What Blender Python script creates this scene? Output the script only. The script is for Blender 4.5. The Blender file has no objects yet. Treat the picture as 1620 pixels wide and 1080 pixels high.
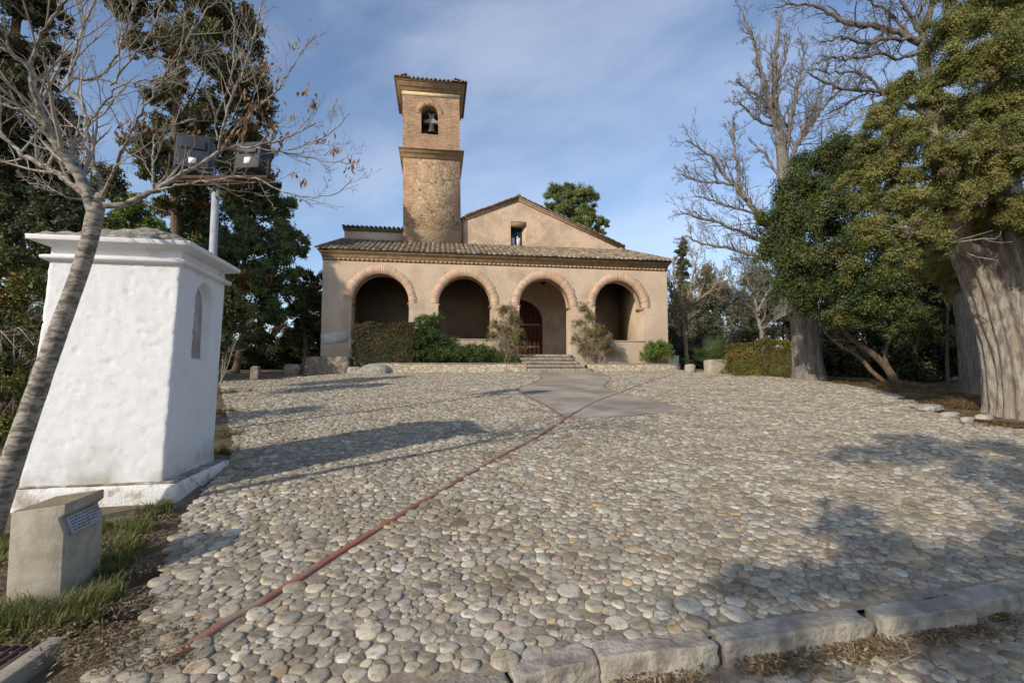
import bpy, bmesh, math, random
import numpy as np
from mathutils import Vector, Matrix
rng = np.random.default_rng(7); random.seed(7)
R = math.radians
scene = bpy.context.scene
# ------------------------------------------------------------------ camera
FPX, EYE, PITCH = 778.0, 1.55, R(3.68)
cam_d = bpy.data.cameras.new('camera'); cam = bpy.data.objects.new('camera', cam_d)
scene.collection.objects.link(cam)
cam.location = (0, 0, EYE); cam.rotation_euler = (R(90) + PITCH, 0, 0)
cam_d.sensor_width = 36; cam_d.lens = 36 * FPX / 1620; cam_d.clip_start = .05; cam_d.clip_end = 6000
scene.camera = cam
# ------------------------------------------------------------------ sky, sun, exposure
SUN_AZ, SUN_EL = R(50.5), R(27.5)            # the light travels towards (cos, sin) of SUN_AZ
SUN_STRENGTH, SKY_STRENGTH = 3.5, 0.15
world = bpy.data.worlds.new('World'); scene.world = world; world.use_nodes = True
wt = world.node_tree; wn = wt.nodes; wl = wt.links; wn.clear()
sky = wn.new('ShaderNodeTexSky'); sky.sky_type = 'NISHITA'; sky.sun_disc = False
sky.sun_elevation = SUN_EL
to_sun = Vector((-math.cos(SUN_AZ), -math.sin(SUN_AZ), math.tan(SUN_EL))).normalized()
sky.sun_rotation = math.atan2(to_sun.x, to_sun.y)
sky.air_density = 1.0; sky.dust_density = .9; sky.ozone_density = 1.6; sky.altitude = 300
tc = wn.new('ShaderNodeTexCoord')
mp = wn.new('ShaderNodeMapping'); mp.inputs['Scale'].default_value = (1.0, 1.0, 1.7); mp.inputs['Rotation'].default_value = (R(18), R(35), R(20))
wl.new(tc.outputs['Generated'], mp.inputs['Vector'])
mp2 = wn.new('ShaderNodeMapping'); mp2.inputs['Scale'].default_value = (.8, 2.4, 1.2)
wl.new(mp.outputs['Vector'], mp2.inputs['Vector'])
n1 = wn.new('ShaderNodeTexNoise'); n1.inputs['Scale'].default_value = 1.3; n1.inputs['Detail'].default_value = 5; n1.inputs['Roughness'].default_value = .5; n1.inputs['Distortion'].default_value = .5
n2 = wn.new('ShaderNodeTexNoise'); n2.inputs['Scale'].default_value = 2.6; n2.inputs['Detail'].default_value = 7; n2.inputs['Roughness'].default_value = .55; n2.inputs['Distortion'].default_value = .25
wl.new(mp.outputs['Vector'], n1.inputs['Vector']); wl.new(mp2.outputs['Vector'], n2.inputs['Vector'])
cadd = wn.new('ShaderNodeMath'); cadd.operation = 'MULTIPLY_ADD'; cadd.inputs[1].default_value = .55
wl.new(n2.outputs['Fac'], cadd.inputs[0])
cm = wn.new('ShaderNodeMath'); cm.operation = 'MULTIPLY'; cm.inputs[1].default_value = .6; wl.new(n1.outputs['Fac'], cm.inputs[0]); wl.new(cm.outputs[0], cadd.inputs[2])
cr = wn.new('ShaderNodeMapRange'); cr.inputs['From Min'].default_value = .47; cr.inputs['From Max'].default_value = .78; cr.inputs['To Max'].default_value = .33; cr.interpolation_type = 'SMOOTHSTEP'
wl.new(cadd.outputs[0], cr.inputs['Value'])
cmix = wn.new('ShaderNodeMix'); cmix.data_type = 'RGBA'
tint = wn.new('ShaderNodeMix'); tint.data_type = 'RGBA'; tint.blend_type = 'MULTIPLY'; tint.inputs[0].default_value = 1; tint.inputs[7].default_value = (1.0, 1.0, 1.04, 1)
wl.new(sky.outputs['Color'], tint.inputs[6])
wl.new(cr.outputs[0], cmix.inputs[0]); wl.new(tint.outputs[2], cmix.inputs[6]); cmix.inputs[7].default_value = (5.4, 5.9, 6.9, 1)
bg = wn.new('ShaderNodeBackground'); bg.inputs['Strength'].default_value = SKY_STRENGTH
wl.new(cmix.outputs[2], bg.inputs['Color'])
wo = wn.new('ShaderNodeOutputWorld'); wl.new(bg.outputs[0], wo.inputs['Surface'])
sun_d = bpy.data.lights.new('sun', 'SUN'); sun = bpy.data.objects.new('sun', sun_d); scene.collection.objects.link(sun)
sun_d.energy = SUN_STRENGTH; sun_d.angle = R(.6); sun_d.color = (1, .91, .77)
sun.rotation_euler = (-to_sun).to_track_quat('-Z', 'Y').to_euler(); sun.location = (-20, -20, 20)
vs = scene.view_settings; vs.view_transform = 'Standard'; vs.look = 'None'; vs.exposure = 0.2; vs.gamma = 1; vs.use_curve_mapping = False
scene.cycles.max_bounces = 6; scene.cycles.diffuse_bounces = 3; scene.cycles.transparent_max_bounces = 6; scene.cycles.transmission_bounces = 3
scene.cycles.use_denoising = True
# ------------------------------------------------------------------ measuring helpers (photo pixel -> world)
CT, ST = math.cos(PITCH), math.sin(PITCH)
def pray(px, py):
    a = (px - 810) / FPX; b = (540 - py) / FPX
    return np.array([a, CT - b * ST, ST + b * CT])
def P(px, py, Y):
    d = pray(px, py); return np.array([0, 0, EYE]) + d * (Y / d[1])
SL = math.tan(PITCH)
def G(px, py, dz=0.0):
    d = pray(px, py); t = EYE / (SL * d[1] - d[2]); p = np.array([0, 0, EYE]) + d * t; p[2] += dz; return p
CA = R(8.75); CU = np.array([math.cos(CA), math.sin(CA), 0]); CV = np.array([-math.sin(CA), math.cos(CA), 0]); CO = np.array([-9.64, 24.75, 0])
def loc(u, v, z): return CO + CU * u + CV * v + np.array([0, 0, z])
def FP(px, py, v=0.0):                      # point on a plane parallel to the church front
    d = pray(px, py); e = np.array([0, 0, EYE]); t = ((CO + CV * v - e) @ CV) / (d @ CV); return e + d * t
# ------------------------------------------------------------------ noise
def _h(i, j, k, s):
    n = (i * 374761393 + j * 668265263 + k * 2147483647 + s * 974634777).astype(np.int64) & 0xffffffff
    n = ((n ^ (n >> 13)) * 1274126177) & 0xffffffff; n = ((n ^ (n >> 16)) * 2246822519) & 0xffffffff
    return ((n ^ (n >> 15)) & 0xffff) / 65535.0
def vnoise(p, s=0):
    p = np.asarray(p, float); i = np.floor(p).astype(np.int64); f = p - i; f = f * f * (3 - 2 * f)
    out = 0
    for a in (0, 1):
        for b in (0, 1):
            for c in (0, 1):
                w = (f[:, 0] if a else 1 - f[:, 0]) * (f[:, 1] if b else 1 - f[:, 1]) * (f[:, 2] if c else 1 - f[:, 2])
                out = out + w * _h(i[:, 0] + a, i[:, 1] + b, i[:, 2] + c, s)
    return out * 2 - 1
def fbm(p, o=4, s=0):
    p = np.asarray(p, float); r = 0; a = .5
    for k in range(o): r = r + a * vnoise(p * 2 ** k, s + k); a *= .5
    return r
# ------------------------------------------------------------------ mesh building
COL = scene.collection
class MB:
    def __init__(s): s.v = []; s.f = []; s.c = []; s.n = 0
    def add(s, v, faces, col=None):
        v = np.asarray(v, float).reshape(-1, 3); 
        if isinstance(faces, np.ndarray): faces = [faces]
        for f in faces:
            f = np.asarray(f, np.int64)
            if f.ndim == 1: f = f[None]
            s.f.append(f + s.n)
        s.v.append(v)
        if col is None: col = (1, 1, 1)
        col = np.asarray(col, float)
        if col.ndim == 1: col = np.tile(col[:3], (len(v), 1))
        s.c.append(col[:, :3]); s.n += len(v); return s
    def box(s, x0, x1, y0, y1, z0, z1, M=None, col=None):
        v = np.array([[x, y, z] for z in (z0, z1) for y in (y0, y1) for x in (x0, x1)], float)
        if M is not None: v = v @ np.array(M.to_3x3()).T + np.array(M.to_translation())
        return s.add(v, np.array([[0, 2, 3, 1], [4, 5, 7, 6], [0, 1, 5, 4], [2, 6, 7, 3], [0, 4, 6, 2], [1, 3, 7, 5]]), col)
    def prism(s, poly, d, axis='y', col=None):   # closed outline (x, z) pulled along y from d[0] to d[1]; or (x, y) along z
        n = len(poly); pts = []
        for t in d:
            for a, b in poly: pts.append((a, t, b) if axis == 'y' else ((a, b, t) if axis == 'z' else (t, a, b)))
        i = np.arange(n); j = (i + 1) % n
        return s.add(pts, [np.stack([i, j, j + n, i + n], 1), i[::-1].copy(), i + n], col)
    def tube(s, pts, rad, k=8, cap=True, col=None, rough=0, seed=0, ridge=0, ridge_n=9):
        pts = np.asarray(pts, float); m = len(pts); rad = np.broadcast_to(np.asarray(rad, float), (m,))
        t = np.gradient(pts, axis=0); t /= np.linalg.norm(t, axis=1)[:, None] + 1e-9
        ref = np.array([.13, 1, .07]) if abs(t[:, 1]).mean() < .8 else np.array([1, .1, .1])
        a = np.cross(t, ref); a /= np.linalg.norm(a, axis=1)[:, None] + 1e-9; b = np.cross(t, a)
        th = np.arange(k) * 2 * math.pi / k
        L = np.concatenate([[0], np.cumsum(np.linalg.norm(np.diff(pts, axis=0), axis=1))])
        rr = np.tile(rad[:, None], (1, k))
        if rough or ridge:
            q = np.stack([np.tile(np.cos(th), (m, 1)) * 2, np.tile(np.sin(th), (m, 1)) * 2, np.tile(L[:, None] / max(rad.mean(), .01) * .5, (1, k))], 2).reshape(-1, 3)
            rr = rr * (1 + rough * fbm(q, 3, seed).reshape(m, k))
            if ridge:
                tw = th[None, :] * ridge_n + 1.2 * fbm(q * np.array([.6, .6, .25]), 2, seed + 5).reshape(m, k) * 3
                rr = rr * (1 + ridge * np.abs(np.sin(tw)) - ridge * .6)
        v = pts[:, None, :] + rr[:, :, None] * (np.cos(th)[None, :, None] * a[:, None, :] + np.sin(th)[None, :, None] * b[:, None, :])
        i = np.arange(m - 1)[:, None] * k; j = np.arange(k)[None, :]; j2 = (j + 1) % k
        f = np.stack([i + j, i + j2, i + k + j2, i + k + j], 2).reshape(-1, 4)
        F = [f]
        if cap: F += [np.arange(k)[::-1].copy(), np.arange(k) + (m - 1) * k]
        return s.add(v.reshape(-1, 3), F, col)
    def tubes(s, pl, rl, k=4, col=None):      # many thin twigs at once: pl (n, m, 3), rl (n, m)
        pl = np.asarray(pl, float); rl = np.asarray(rl, float); n, m, _ = pl.shape
        t = np.gradient(pl, axis=1); t /= np.linalg.norm(t, axis=2)[..., None] + 1e-9
        ref = np.array([.31, .9, .17]); a = np.cross(t, ref); a /= np.linalg.norm(a, axis=2)[..., None] + 1e-6; b = np.cross(t, a)
        th = np.arange(k) * 2 * math.pi / k
        v = pl[:, :, None, :] + rl[:, :, None, None] * (np.cos(th)[:, None] * a[:, :, None, :] + np.sin(th)[:, None] * b[:, :, None, :])
        i = np.arange(n)[:, None, None] * m * k + np.arange(m - 1)[None, :, None] * k; j = np.arange(k)[None, None, :]; j2 = (j + 1) % k
        f = np.stack([i + j, i + j2, i + k + j2, i + k + j], 3).reshape(-1, 4)
        return s.add(v.reshape(-1, 3), [f], col)
    def lathe(s, prof, k=16, o=(0, 0, 0), col=None):
        prof = np.asarray(prof, float); m = len(prof); th = np.arange(k) * 2 * math.pi / k
        v = np.stack([prof[:, None, 0] * np.cos(th), prof[:, None, 0] * np.sin(th), np.tile(prof[:, None, 1], (1, k))], 2).reshape(-1, 3) + np.array(o)
        i = np.arange(m - 1)[:, None] * k; j = np.arange(k)[None, :]; j2 = (j + 1) % k
        return s.add(v, [np.stack([i + j, i + j2, i + k + j2, i + k + j], 2).reshape(-1, 4)], col)
    def build(s, name, m, parent=None, smooth=False, label=None, cat=None, group=None, kind=None):
        me = bpy.data.meshes.new(name); v = np.concatenate(s.v); me.vertices.add(len(v)); me.vertices.foreach_set('co', v.astype(np.float32).ravel())
        tot = sum(f.size for f in s.f); nf = sum(len(f) for f in s.f)
        me.loops.add(tot); me.polygons.add(nf)
        me.loops.foreach_set('vertex_index', np.concatenate([f.ravel() for f in s.f]).astype(np.int32))
        cnt = np.concatenate([np.full(len(f), f.shape[1]) for f in s.f]); st = np.concatenate([[0], np.cumsum(cnt)[:-1]])
        me.polygons.foreach_set('loop_start', st.astype(np.int32))
        if smooth: me.polygons.foreach_set('use_smooth', np.ones(nf, bool))
        at = me.color_attributes.new('col', 'FLOAT_COLOR', 'POINT'); c = np.ones((len(v), 4), np.float32); c[:, :3] = np.concatenate(s.c); at.data.foreach_set('color', c.ravel())
        me.update(calc_edges=True); me.validate()
        me.materials.append(m); o = bpy.data.objects.new(name, me); COL.objects.link(o)
        if parent is not None: o.parent = parent
        tag(o, label, cat, group, kind); return o
def tag(o, label=None, cat=None, group=None, kind=None):
    for k, x in (('label', label), ('category', cat), ('group', group), ('kind', kind)):
        if x: o[k] = x
    return o
def thing(name, label, cat, at=(0, 0, 0), rz=0, group=None):
    o = bpy.data.objects.new(name, None); o.empty_display_size = .2; COL.objects.link(o); o.location = at; o.rotation_euler = (0, 0, rz)
    return tag(o, label, cat, group)
def fix_normals(o):
    bm = bmesh.new(); bm.from_mesh(o.data); bmesh.ops.recalc_face_normals(bm, faces=bm.faces); bm.to_mesh(o.data); bm.free(); return o
def bevel(o, w, seg=2):
    md = o.modifiers.new('bevel', 'BEVEL'); md.width = w; md.segments = seg; md.limit_method = 'ANGLE'; md.angle_limit = R(35); return o
def holed(name, outer, holes, y0, y1, m, parent):   # a wall slab in the x-z plane with openings
    cu = bpy.data.curves.new('t', 'CURVE'); cu.dimensions = '2D'; cu.fill_mode = 'BOTH'; cu.extrude = abs(y1 - y0) / 2
    for poly in [outer] + holes:
        sp = cu.splines.new('POLY'); sp.points.add(len(poly) - 1); sp.use_cyclic_u = True
        for q, (a, b) in zip(sp.points, poly): q.co = (a, b, 0, 1)
    ob = bpy.data.objects.new('t', cu); COL.objects.link(ob); dg = bpy.context.evaluated_depsgraph_get(); dg.update()
    me = bpy.data.meshes.new_from_object(ob.evaluated_get(dg)); bpy.data.objects.remove(ob); bpy.data.curves.remove(cu)
    n = len(me.vertices); c = np.zeros(n * 3, np.float32); me.vertices.foreach_get('co', c); c = c.reshape(-1, 3)
    c = np.stack([c[:, 0], (y0 + y1) / 2 - c[:, 2], c[:, 1]], 1); me.vertices.foreach_set('co', c.ravel()); me.name = name
    me.materials.clear(); me.materials.append(m); o = bpy.data.objects.new(name, me); COL.objects.link(o)
    if parent is not None: o.parent = parent
    return fix_normals(o)
def arch_poly(x0, x1, z0, zs, zc, n=20):
    c = (x0 + x1) / 2; a = (x1 - x0) / 2; h = zc - zs
    return [(x0, z0), (x1, z0)] + [(c + a * math.cos(t), zs + h * math.sin(t)) for t in np.linspace(0, math.pi, n)]
def rock(c, r, seed, sub=4, amp=.35, sq=(1, 1, 1), cut=None):
    bm = bmesh.new(); bmesh.ops.create_icosphere(bm, subdivisions=sub, radius=1); v = np.array([x.co[:] for x in bm.verts]); f = np.array([[q.index for q in x.verts] for x in bm.faces]); bm.free()
    if cut: v = np.sign(v) * np.abs(v) ** cut
    v = v * (1 + amp * fbm(v * 1.3 + seed * 7.1, 4, seed))[:, None]
    return v * np.array(r) * np.array(sq) + np.array(c), f
# ------------------------------------------------------------------ materials
def mat(name, base, c2=None, scale=6., detail=6., lo=.35, hi=.65, rough=.9, bump=0., bscale=None, c3=None, s3=.6, lo3=.5, hi3=.7, use_col=False, spec=.2, coord='Object', stretch=None, transl=0., metal=0., bdist=.02, damp=None, fine=0.):
    m = bpy.data.materials.new(name); m.use_nodes = True; nt = m.node_tree; N = nt.nodes; L = nt.links; b = N['Principled BSDF']
    b.inputs['Roughness'].default_value = rough; b.inputs['Specular IOR Level'].default_value = spec; b.inputs['Metallic'].default_value = metal
    t = N.new('ShaderNodeTexCoord'); co = t.outputs[coord]
    if stretch: q = N.new('ShaderNodeMapping'); q.inputs['Scale'].default_value = stretch; L.new(co, q.inputs['Vector']); co = q.outputs[0]
    cur = None
    def noise(s, d=detail):
        n = N.new('ShaderNodeTexNoise'); n.inputs['Scale'].default_value = s; n.inputs['Detail'].default_value = d; n.inputs['Roughness'].default_value = .6; L.new(co, n.inputs['Vector']); return n
    def mix(f, a, bcol, mode='MIX'):
        x = N.new('ShaderNodeMix'); x.data_type = 'RGBA'; x.blend_type = mode
        if isinstance(f, (int, float)): x.inputs[0].default_value = f
        else: L.new(f, x.inputs[0])
        for s_, c in ((6, a), (7, bcol)):
            if isinstance(c, tuple): x.inputs[s_].default_value = (*c[:3], 1)
            else: L.new(c, x.inputs[s_])
        return x.outputs[2]
    def rng_(o, a, z):
        r = N.new('ShaderNodeMapRange'); r.inputs['From Min'].default_value = a; r.inputs['From Max'].default_value = z; r.interpolation_type = 'SMOOTHSTEP'; L.new(o, r.inputs['Value']); return r.outputs[0]
    cur = base
    if c2 is not None: cur = mix(rng_(noise(scale).outputs['Fac'], lo, hi), cur, c2)
    if c3 is not None: cur = mix(rng_(noise(s3, 5).outputs['Fac'], lo3, hi3), cur, c3)
    if fine:      # grain seen close to: small darker flecks
        cur = mix(rng_(noise((bscale or 10) * 1.4, 8).outputs['Fac'], .45, .8), cur, mix(1.0, cur, (1 - fine * 1.6,) * 3, 'MULTIPLY'))
    if damp:      # rising damp and flaking along the foot of the wall
        sz = N.new('ShaderNodeSeparateXYZ'); L.new(t.outputs[coord], sz.inputs[0]); nd = noise(.9, 7); ma = N.new('ShaderNodeMath'); ma.operation = 'MULTIPLY_ADD'; ma.inputs[1].default_value = -3.2; L.new(nd.outputs['Fac'], ma.inputs[0]); mb = N.new('ShaderNodeMath'); mb.operation = 'ADD'; mb.inputs[1].default_value = 1.6; L.new(sz.outputs[2], ma.inputs[2]); L.new(ma.outputs[0], mb.inputs[0])
        dm = N.new('ShaderNodeMapRange'); dm.inputs['From Min'].default_value = damp[1]; dm.inputs['From Max'].default_value = damp[2]; dm.inputs['To Min'].default_value = .8; dm.inputs['To Max'].default_value = 0; L.new(mb.outputs[0], dm.inputs['Value']); cur = mix(dm.outputs[0], cur, damp[0])
    if use_col:
        a = N.new('ShaderNodeAttribute'); a.attribute_name = 'col'; cur = mix(1.0, cur, a.outputs['Color'], 'MULTIPLY')
    if isinstance(cur, tuple): b.inputs['Base Color'].default_value = (*cur[:3], 1)
    else: L.new(cur, b.inputs['Base Color'])
    if bump:
        bn = noise(bscale or scale * 3, 5); bp = N.new('ShaderNodeBump'); bp.inputs['Strength'].default_value = bump; bp.inputs['Distance'].default_value = bdist
        L.new(bn.outputs['Fac'], bp.inputs['Height']); L.new(bp.outputs[0], b.inputs['Normal'])
    if transl:
        tr = N.new('ShaderNodeBsdfTranslucent'); ms = N.new('ShaderNodeMixShader'); ms.inputs[0].default_value = transl
        if isinstance(cur, tuple): tr.inputs[0].default_value = (*cur[:3], 1)
        else: L.new(cur, tr.inputs[0])
        L.new(b.outputs[0], ms.inputs[1]); L.new(tr.outputs[0], ms.inputs[2]); L.new(ms.outputs[0], N['Material Output'].inputs['Surface'])
    m['h'] = 1
    return m
def brick_mat(name, c1, c2, mortar, bw=.28, bh=.055, mt=.016, rubble=False, bump=.4):
    m = bpy.data.materials.new(name); m.use_nodes = True; nt = m.node_tree; N = nt.nodes; L = nt.links; b = N['Principled BSDF']; b.inputs['Roughness'].default_value = .92; b.inputs['Specular IOR Level'].default_value = .15
    t = N.new('ShaderNodeTexCoord'); sx = N.new('ShaderNodeSeparateXYZ'); L.new(t.outputs['Object'], sx.inputs[0])
    ad = N.new('ShaderNodeMath'); L.new(sx.outputs[0], ad.inputs[0]); L.new(sx.outputs[1], ad.inputs[1]); cb = N.new('ShaderNodeCombineXYZ'); L.new(ad.outputs[0], cb.inputs[0])
    wob = N.new('ShaderNodeTexNoise'); wob.inputs['Scale'].default_value = 1.5; L.new(t.outputs['Object'], wob.inputs['Vector'])
    zz = N.new('ShaderNodeMath'); zz.operation = 'MULTIPLY_ADD'; zz.inputs[1].default_value = .06; L.new(wob.outputs['Fac'], zz.inputs[0]); L.new(sx.outputs[2], zz.inputs[2]); L.new(zz.outputs[0], cb.inputs[1])
    br = N.new('ShaderNodeTexBrick'); br.inputs['Scale'].default_value = 1; br.inputs['Brick Width'].default_value = bw; br.inputs['Row Height'].default_value = bh + mt; br.inputs['Mortar Size'].default_value = mt / 2; br.inputs['Bias'].default_value = 0
    br.inputs['Color1'].default_value = (*c1, 1); br.inputs['Color2'].default_value = (*c2, 1); br.inputs['Mortar'].default_value = (*mortar, 1); L.new(cb.outputs[0], br.inputs['Vector'])
    n = N.new('ShaderNodeTexNoise'); n.inputs['Scale'].default_value = 2.2; n.inputs['Detail'].default_value = 8; n.inputs['Roughness'].default_value = .7; L.new(t.outputs['Object'], n.inputs['Vector'])
    mr = N.new('ShaderNodeMapRange'); mr.inputs['From Min'].default_value = .3; mr.inputs['From Max'].default_value = .7; mr.inputs['To Min'].default_value = .68; mr.inputs['To Max'].default_value = 1.25; L.new(n.outputs['Fac'], mr.inputs['Value'])
    x = N.new('ShaderNodeMix'); x.data_type = 'RGBA'; x.blend_type = 'MULTIPLY'; x.inputs[0].default_value = 1; L.new(br.outputs['Color'], x.inputs[6]); L.new(mr.outputs[0], x.inputs[7])
    cur = x.outputs[2]; hgt = br.outputs['Fac']; inv = N.new('ShaderNodeMath'); inv.operation = 'SUBTRACT'; inv.inputs[0].default_value = 1; L.new(hgt, inv.inputs[1]); hh = inv.outputs[0]
    if rubble:
        # pale rubble stones in lime mortar fill the middle of the lower shaft
        nz = N.new('ShaderNodeTexNoise'); nz.inputs['Scale'].default_value = 5; L.new(t.outputs['Object'], nz.inputs['Vector'])
        vm = N.new('ShaderNodeVectorMath'); vm.operation = 'MULTIPLY_ADD'; vm.inputs[1].default_value = (.14, .14, .14); L.new(nz.outputs['Color'], vm.inputs[0]); L.new(t.outputs['Object'], vm.inputs[2])
        vo = N.new('ShaderNodeTexVoronoi'); vo.inputs['Scale'].default_value = 4.6; L.new(vm.outputs[0], vo.inputs['Vector'])
        ve = N.new('ShaderNodeTexVoronoi'); ve.feature = 'DISTANCE_TO_EDGE'; ve.inputs['Scale'].default_value = 4.6; L.new(vm.outputs[0], ve.inputs['Vector'])
        rp = N.new('ShaderNodeValToRGB'); e = rp.color_ramp.elements; e[0].color = (.24, .14, .08, 1); e[1].color = (.54, .40, .265, 1)
        for p_, c_ in ((.35, (.36, .225, .125, 1)), (.6, (.43, .30, .18, 1))): q = rp.color_ramp.elements.new(p_); q.color = c_
        sv = N.new('ShaderNodeSeparateColor'); L.new(vo.outputs['Color'], sv.inputs[0]); L.new(sv.outputs[0], rp.inputs[0])
        me_ = N.new('ShaderNodeMapRange'); me_.inputs['From Min'].default_value = .05; me_.inputs['From Max'].default_value = .13; L.new(ve.outputs['Distance'], me_.inputs['Value'])
        xr = N.new('ShaderNodeMix'); xr.data_type = 'RGBA'; xr.inputs[6].default_value = (.40, .29, .185, 1); L.new(rp.outputs[0], xr.inputs[7]); L.new(me_.outputs[0], xr.inputs[0])
        xm = N.new('ShaderNodeMix'); xm.data_type = 'RGBA'; xm.blend_type = 'MULTIPLY'; xm.inputs[0].default_value = .8; L.new(xr.outputs[2], xm.inputs[6]); L.new(mr.outputs[0], xm.inputs[7])
        # mask: distance from the shaft's middle line, roughened; only below the string course
        d = N.new('ShaderNodeMath'); d.operation = 'SUBTRACT'; d.inputs[1].default_value = 5.55; L.new(sx.outputs[0], d.inputs[0]); ab = N.new('ShaderNodeMath'); ab.operation = 'ABSOLUTE'; L.new(d.outputs[0], ab.inputs[0])
        n3 = N.new('ShaderNodeTexNoise'); n3.inputs['Scale'].default_value = 1.6; n3.inputs['Detail'].default_value = 5; L.new(t.outputs['Object'], n3.inputs['Vector'])
        s3 = N.new('ShaderNodeMath'); s3.operation = 'MULTIPLY_ADD'; s3.inputs[1].default_value = -2.6; L.new(n3.outputs['Fac'], s3.inputs[0]); L.new(ab.outputs[0], s3.inputs[2])
        k = N.new('ShaderNodeMapRange'); k.inputs['From Min'].default_value = -.2; k.inputs['From Max'].default_value = -.08; k.inputs['To Min'].default_value = 1; k.inputs['To Max'].default_value = 0; L.new(s3.outputs[0], k.inputs['Value'])
        fy = N.new('ShaderNodeMath'); fy.operation = 'LESS_THAN'; fy.inputs[1].default_value = 3.6; L.new(sx.outputs[1], fy.inputs[0])
        km = N.new('ShaderNodeMath'); km.operation = 'MULTIPLY'; L.new(k.outputs[0], km.inputs[0]); L.new(fy.outputs[0], km.inputs[1])
        xf = N.new('ShaderNodeMix'); xf.data_type = 'RGBA'; L.new(km.outputs[0], xf.inputs[0]); L.new(cur, xf.inputs[6]); L.new(xm.outputs[2], xf.inputs[7]); cur = xf.outputs[2]
        # plaster skirt at the foot of the shaft
        zr = N.new('ShaderNodeMath'); zr.operation = 'MULTIPLY_ADD'; zr.inputs[1].default_value = .9; L.new(n3.outputs['Fac'], zr.inputs[0]); L.new(sx.outputs[2], zr.inputs[2])
        kp = N.new('ShaderNodeMapRange'); kp.inputs['From Min'].default_value = 10.45; kp.inputs['From Max'].default_value = 10.6; kp.inputs['To Min'].default_value = 1; kp.inputs['To Max'].default_value = 0; L.new(zr.outputs[0], kp.inputs['Value'])
        xp = N.new('ShaderNodeMix'); xp.data_type = 'RGBA'; L.new(kp.outputs[0], xp.inputs[0]); L.new(cur, xp.inputs[6]); xp.inputs[7].default_value = (.47, .35, .225, 1); cur = xp.outputs[2]
        hm = N.new('ShaderNodeMix'); L.new(km.outputs[0], hm.inputs[0]); L.new(hh, hm.inputs[2]); L.new(me_.outputs[0], hm.inputs[3]); hh = hm.outputs[0]
    L.new(cur, b.inputs['Base Color'])
    bp = N.new('ShaderNodeBump'); bp.inputs['Strength'].default_value = bump; bp.inputs['Distance'].default_value = .03; L.new(hh, bp.inputs['Height']); L.new(bp.outputs[0], b.inputs['Normal'])
    return m
M = {}
M['plaster'] = mat('ochre_plaster', (.615, .48, .35), (.535, .405, .288), .9, c3=(.40, .305, .215), s3=.55, lo3=.5, hi3=.72, bump=.35, bscale=11, damp=((.43, .345, .26), 2.2, 4.6), fine=.25)
M['pink_plaster'] = mat('pink_plaster', (.63, .46, .325), (.44, .33, .23), .7, lo=.44, hi=.60, c3=(.52, .375, .255), s3=2.2, lo3=.5, hi3=.62, bump=.3, bscale=10, fine=.2)
M['white_patch'] = mat('lime_patch', (.62, .58, .52), (.5, .46, .4), 3)
M['arch_brick'] = mat('pink_brick', (.60, .395, .275), (.56, .35, .235), 8, use_col=True, bump=.3, bscale=40)
M['brown_brick'] = mat('brown_brick', (.36, .23, .135), (.26, .165, .095), 5, use_col=True, bump=.3, bscale=30)
M['tower'] = brick_mat('tower_brick', (.47, .255, .14), (.30, .155, .085), (.50, .39, .275), bw=.30, bh=.062, mt=.026, rubble=True, bump=.7)
M['belfry'] = brick_mat('belfry_brick', (.47, .265, .145), (.30, .16, .088), (.50, .39, .275), bw=.30, bh=.062, mt=.026, bump=.7)
M['moulding'] = mat('brick_moulding', (.40, .275, .16), (.28, .185, .105), 4, bump=.3, bscale=25)
M['frieze'] = mat('pale_frieze', (.68, .54, .33), (.58, .44, .26), 5)
M['tile'] = mat('clay_tile', (.265, .205, .148), (.15, .12, .092), 9, c3=(.28, .26, .20), s3=3, use_col=True, bump=.3, bscale=40)
M['dark_wood'] = mat('dark_timber', (.075, .04, .025), (.05, .028, .017), 8, rough=.6)
M['door'] = mat('door_timber', (.12, .045, .025), (.08, .03, .018), 5, stretch=(6, 6, .6), rough=.6, bump=.3)
M['inner'] = mat('porch_plaster', (.46, .35, .23), (.4, .3, .195), 1.2)
M['shade_plaster'] = mat('shaded_porch_plaster', (.27, .195, .13), (.21, .15, .1), 1.0)  # porch plaster darkened so its colour carries the shade of the back wall
M['paving'] = mat('terracotta_paving', (.33, .2, .14), (.26, .17, .12), 4)
M['step'] = mat('step_stone', (.36, .31, .245), (.22, .19, .15), 7, c3=(.17, .15, .12), s3=1.6, bump=.5, bscale=25)
M['glass'] = mat('window_glass', (.02, .03, .045), rough=.08, spec=.5)
M['curtain'] = mat('white_curtain', (.6, .62, .64), (.5, .52, .55), 6)
M['iron'] = mat('grey_iron', (.32, .31, .3), (.2, .19, .18), 10, rough=.6)
M['bronze'] = mat('bell_bronze', (.13, .115, .095), (.08, .072, .06), 8, rough=.5, metal=.3)
M['white'] = mat('whitewash', (.74, .74, .74), (.69, .69, .695), 5, lo=.45, hi=.7, c3=(.60, .59, .57), s3=2.6, lo3=.58, hi3=.72, bump=.5, bscale=55, bdist=.007, use_col=True)
M['plinth'] = mat('worn_whitewash', (.72, .70, .66), (.42, .38, .32), 9, lo=.5, hi=.68, c3=(.36, .32, .26), s3=2.2, lo3=.55, hi3=.72, bump=.8, bscale=40, bdist=.012)
M['lichen'] = mat('lichen_slab', (.36, .33, .27), (.17, .15, .125), 14, c3=(.5, .48, .43), s3=6, lo3=.55, hi3=.65, bump=.8, bscale=40)
M['niche'] = mat('niche_grey', (.47, .44, .43), (.36, .335, .325), 6, bump=.4)
M['concrete'] = mat('old_concrete', (.40, .36, .285), (.3, .265, .205), 9, c3=(.33, .285, .2), s3=3, bump=.6, bscale=60, bdist=.006)
M['concrete_top'] = mat('mossy_concrete', (.29, .22, .125), (.21, .175, .115), 14, bump=.5, bscale=60)
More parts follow.
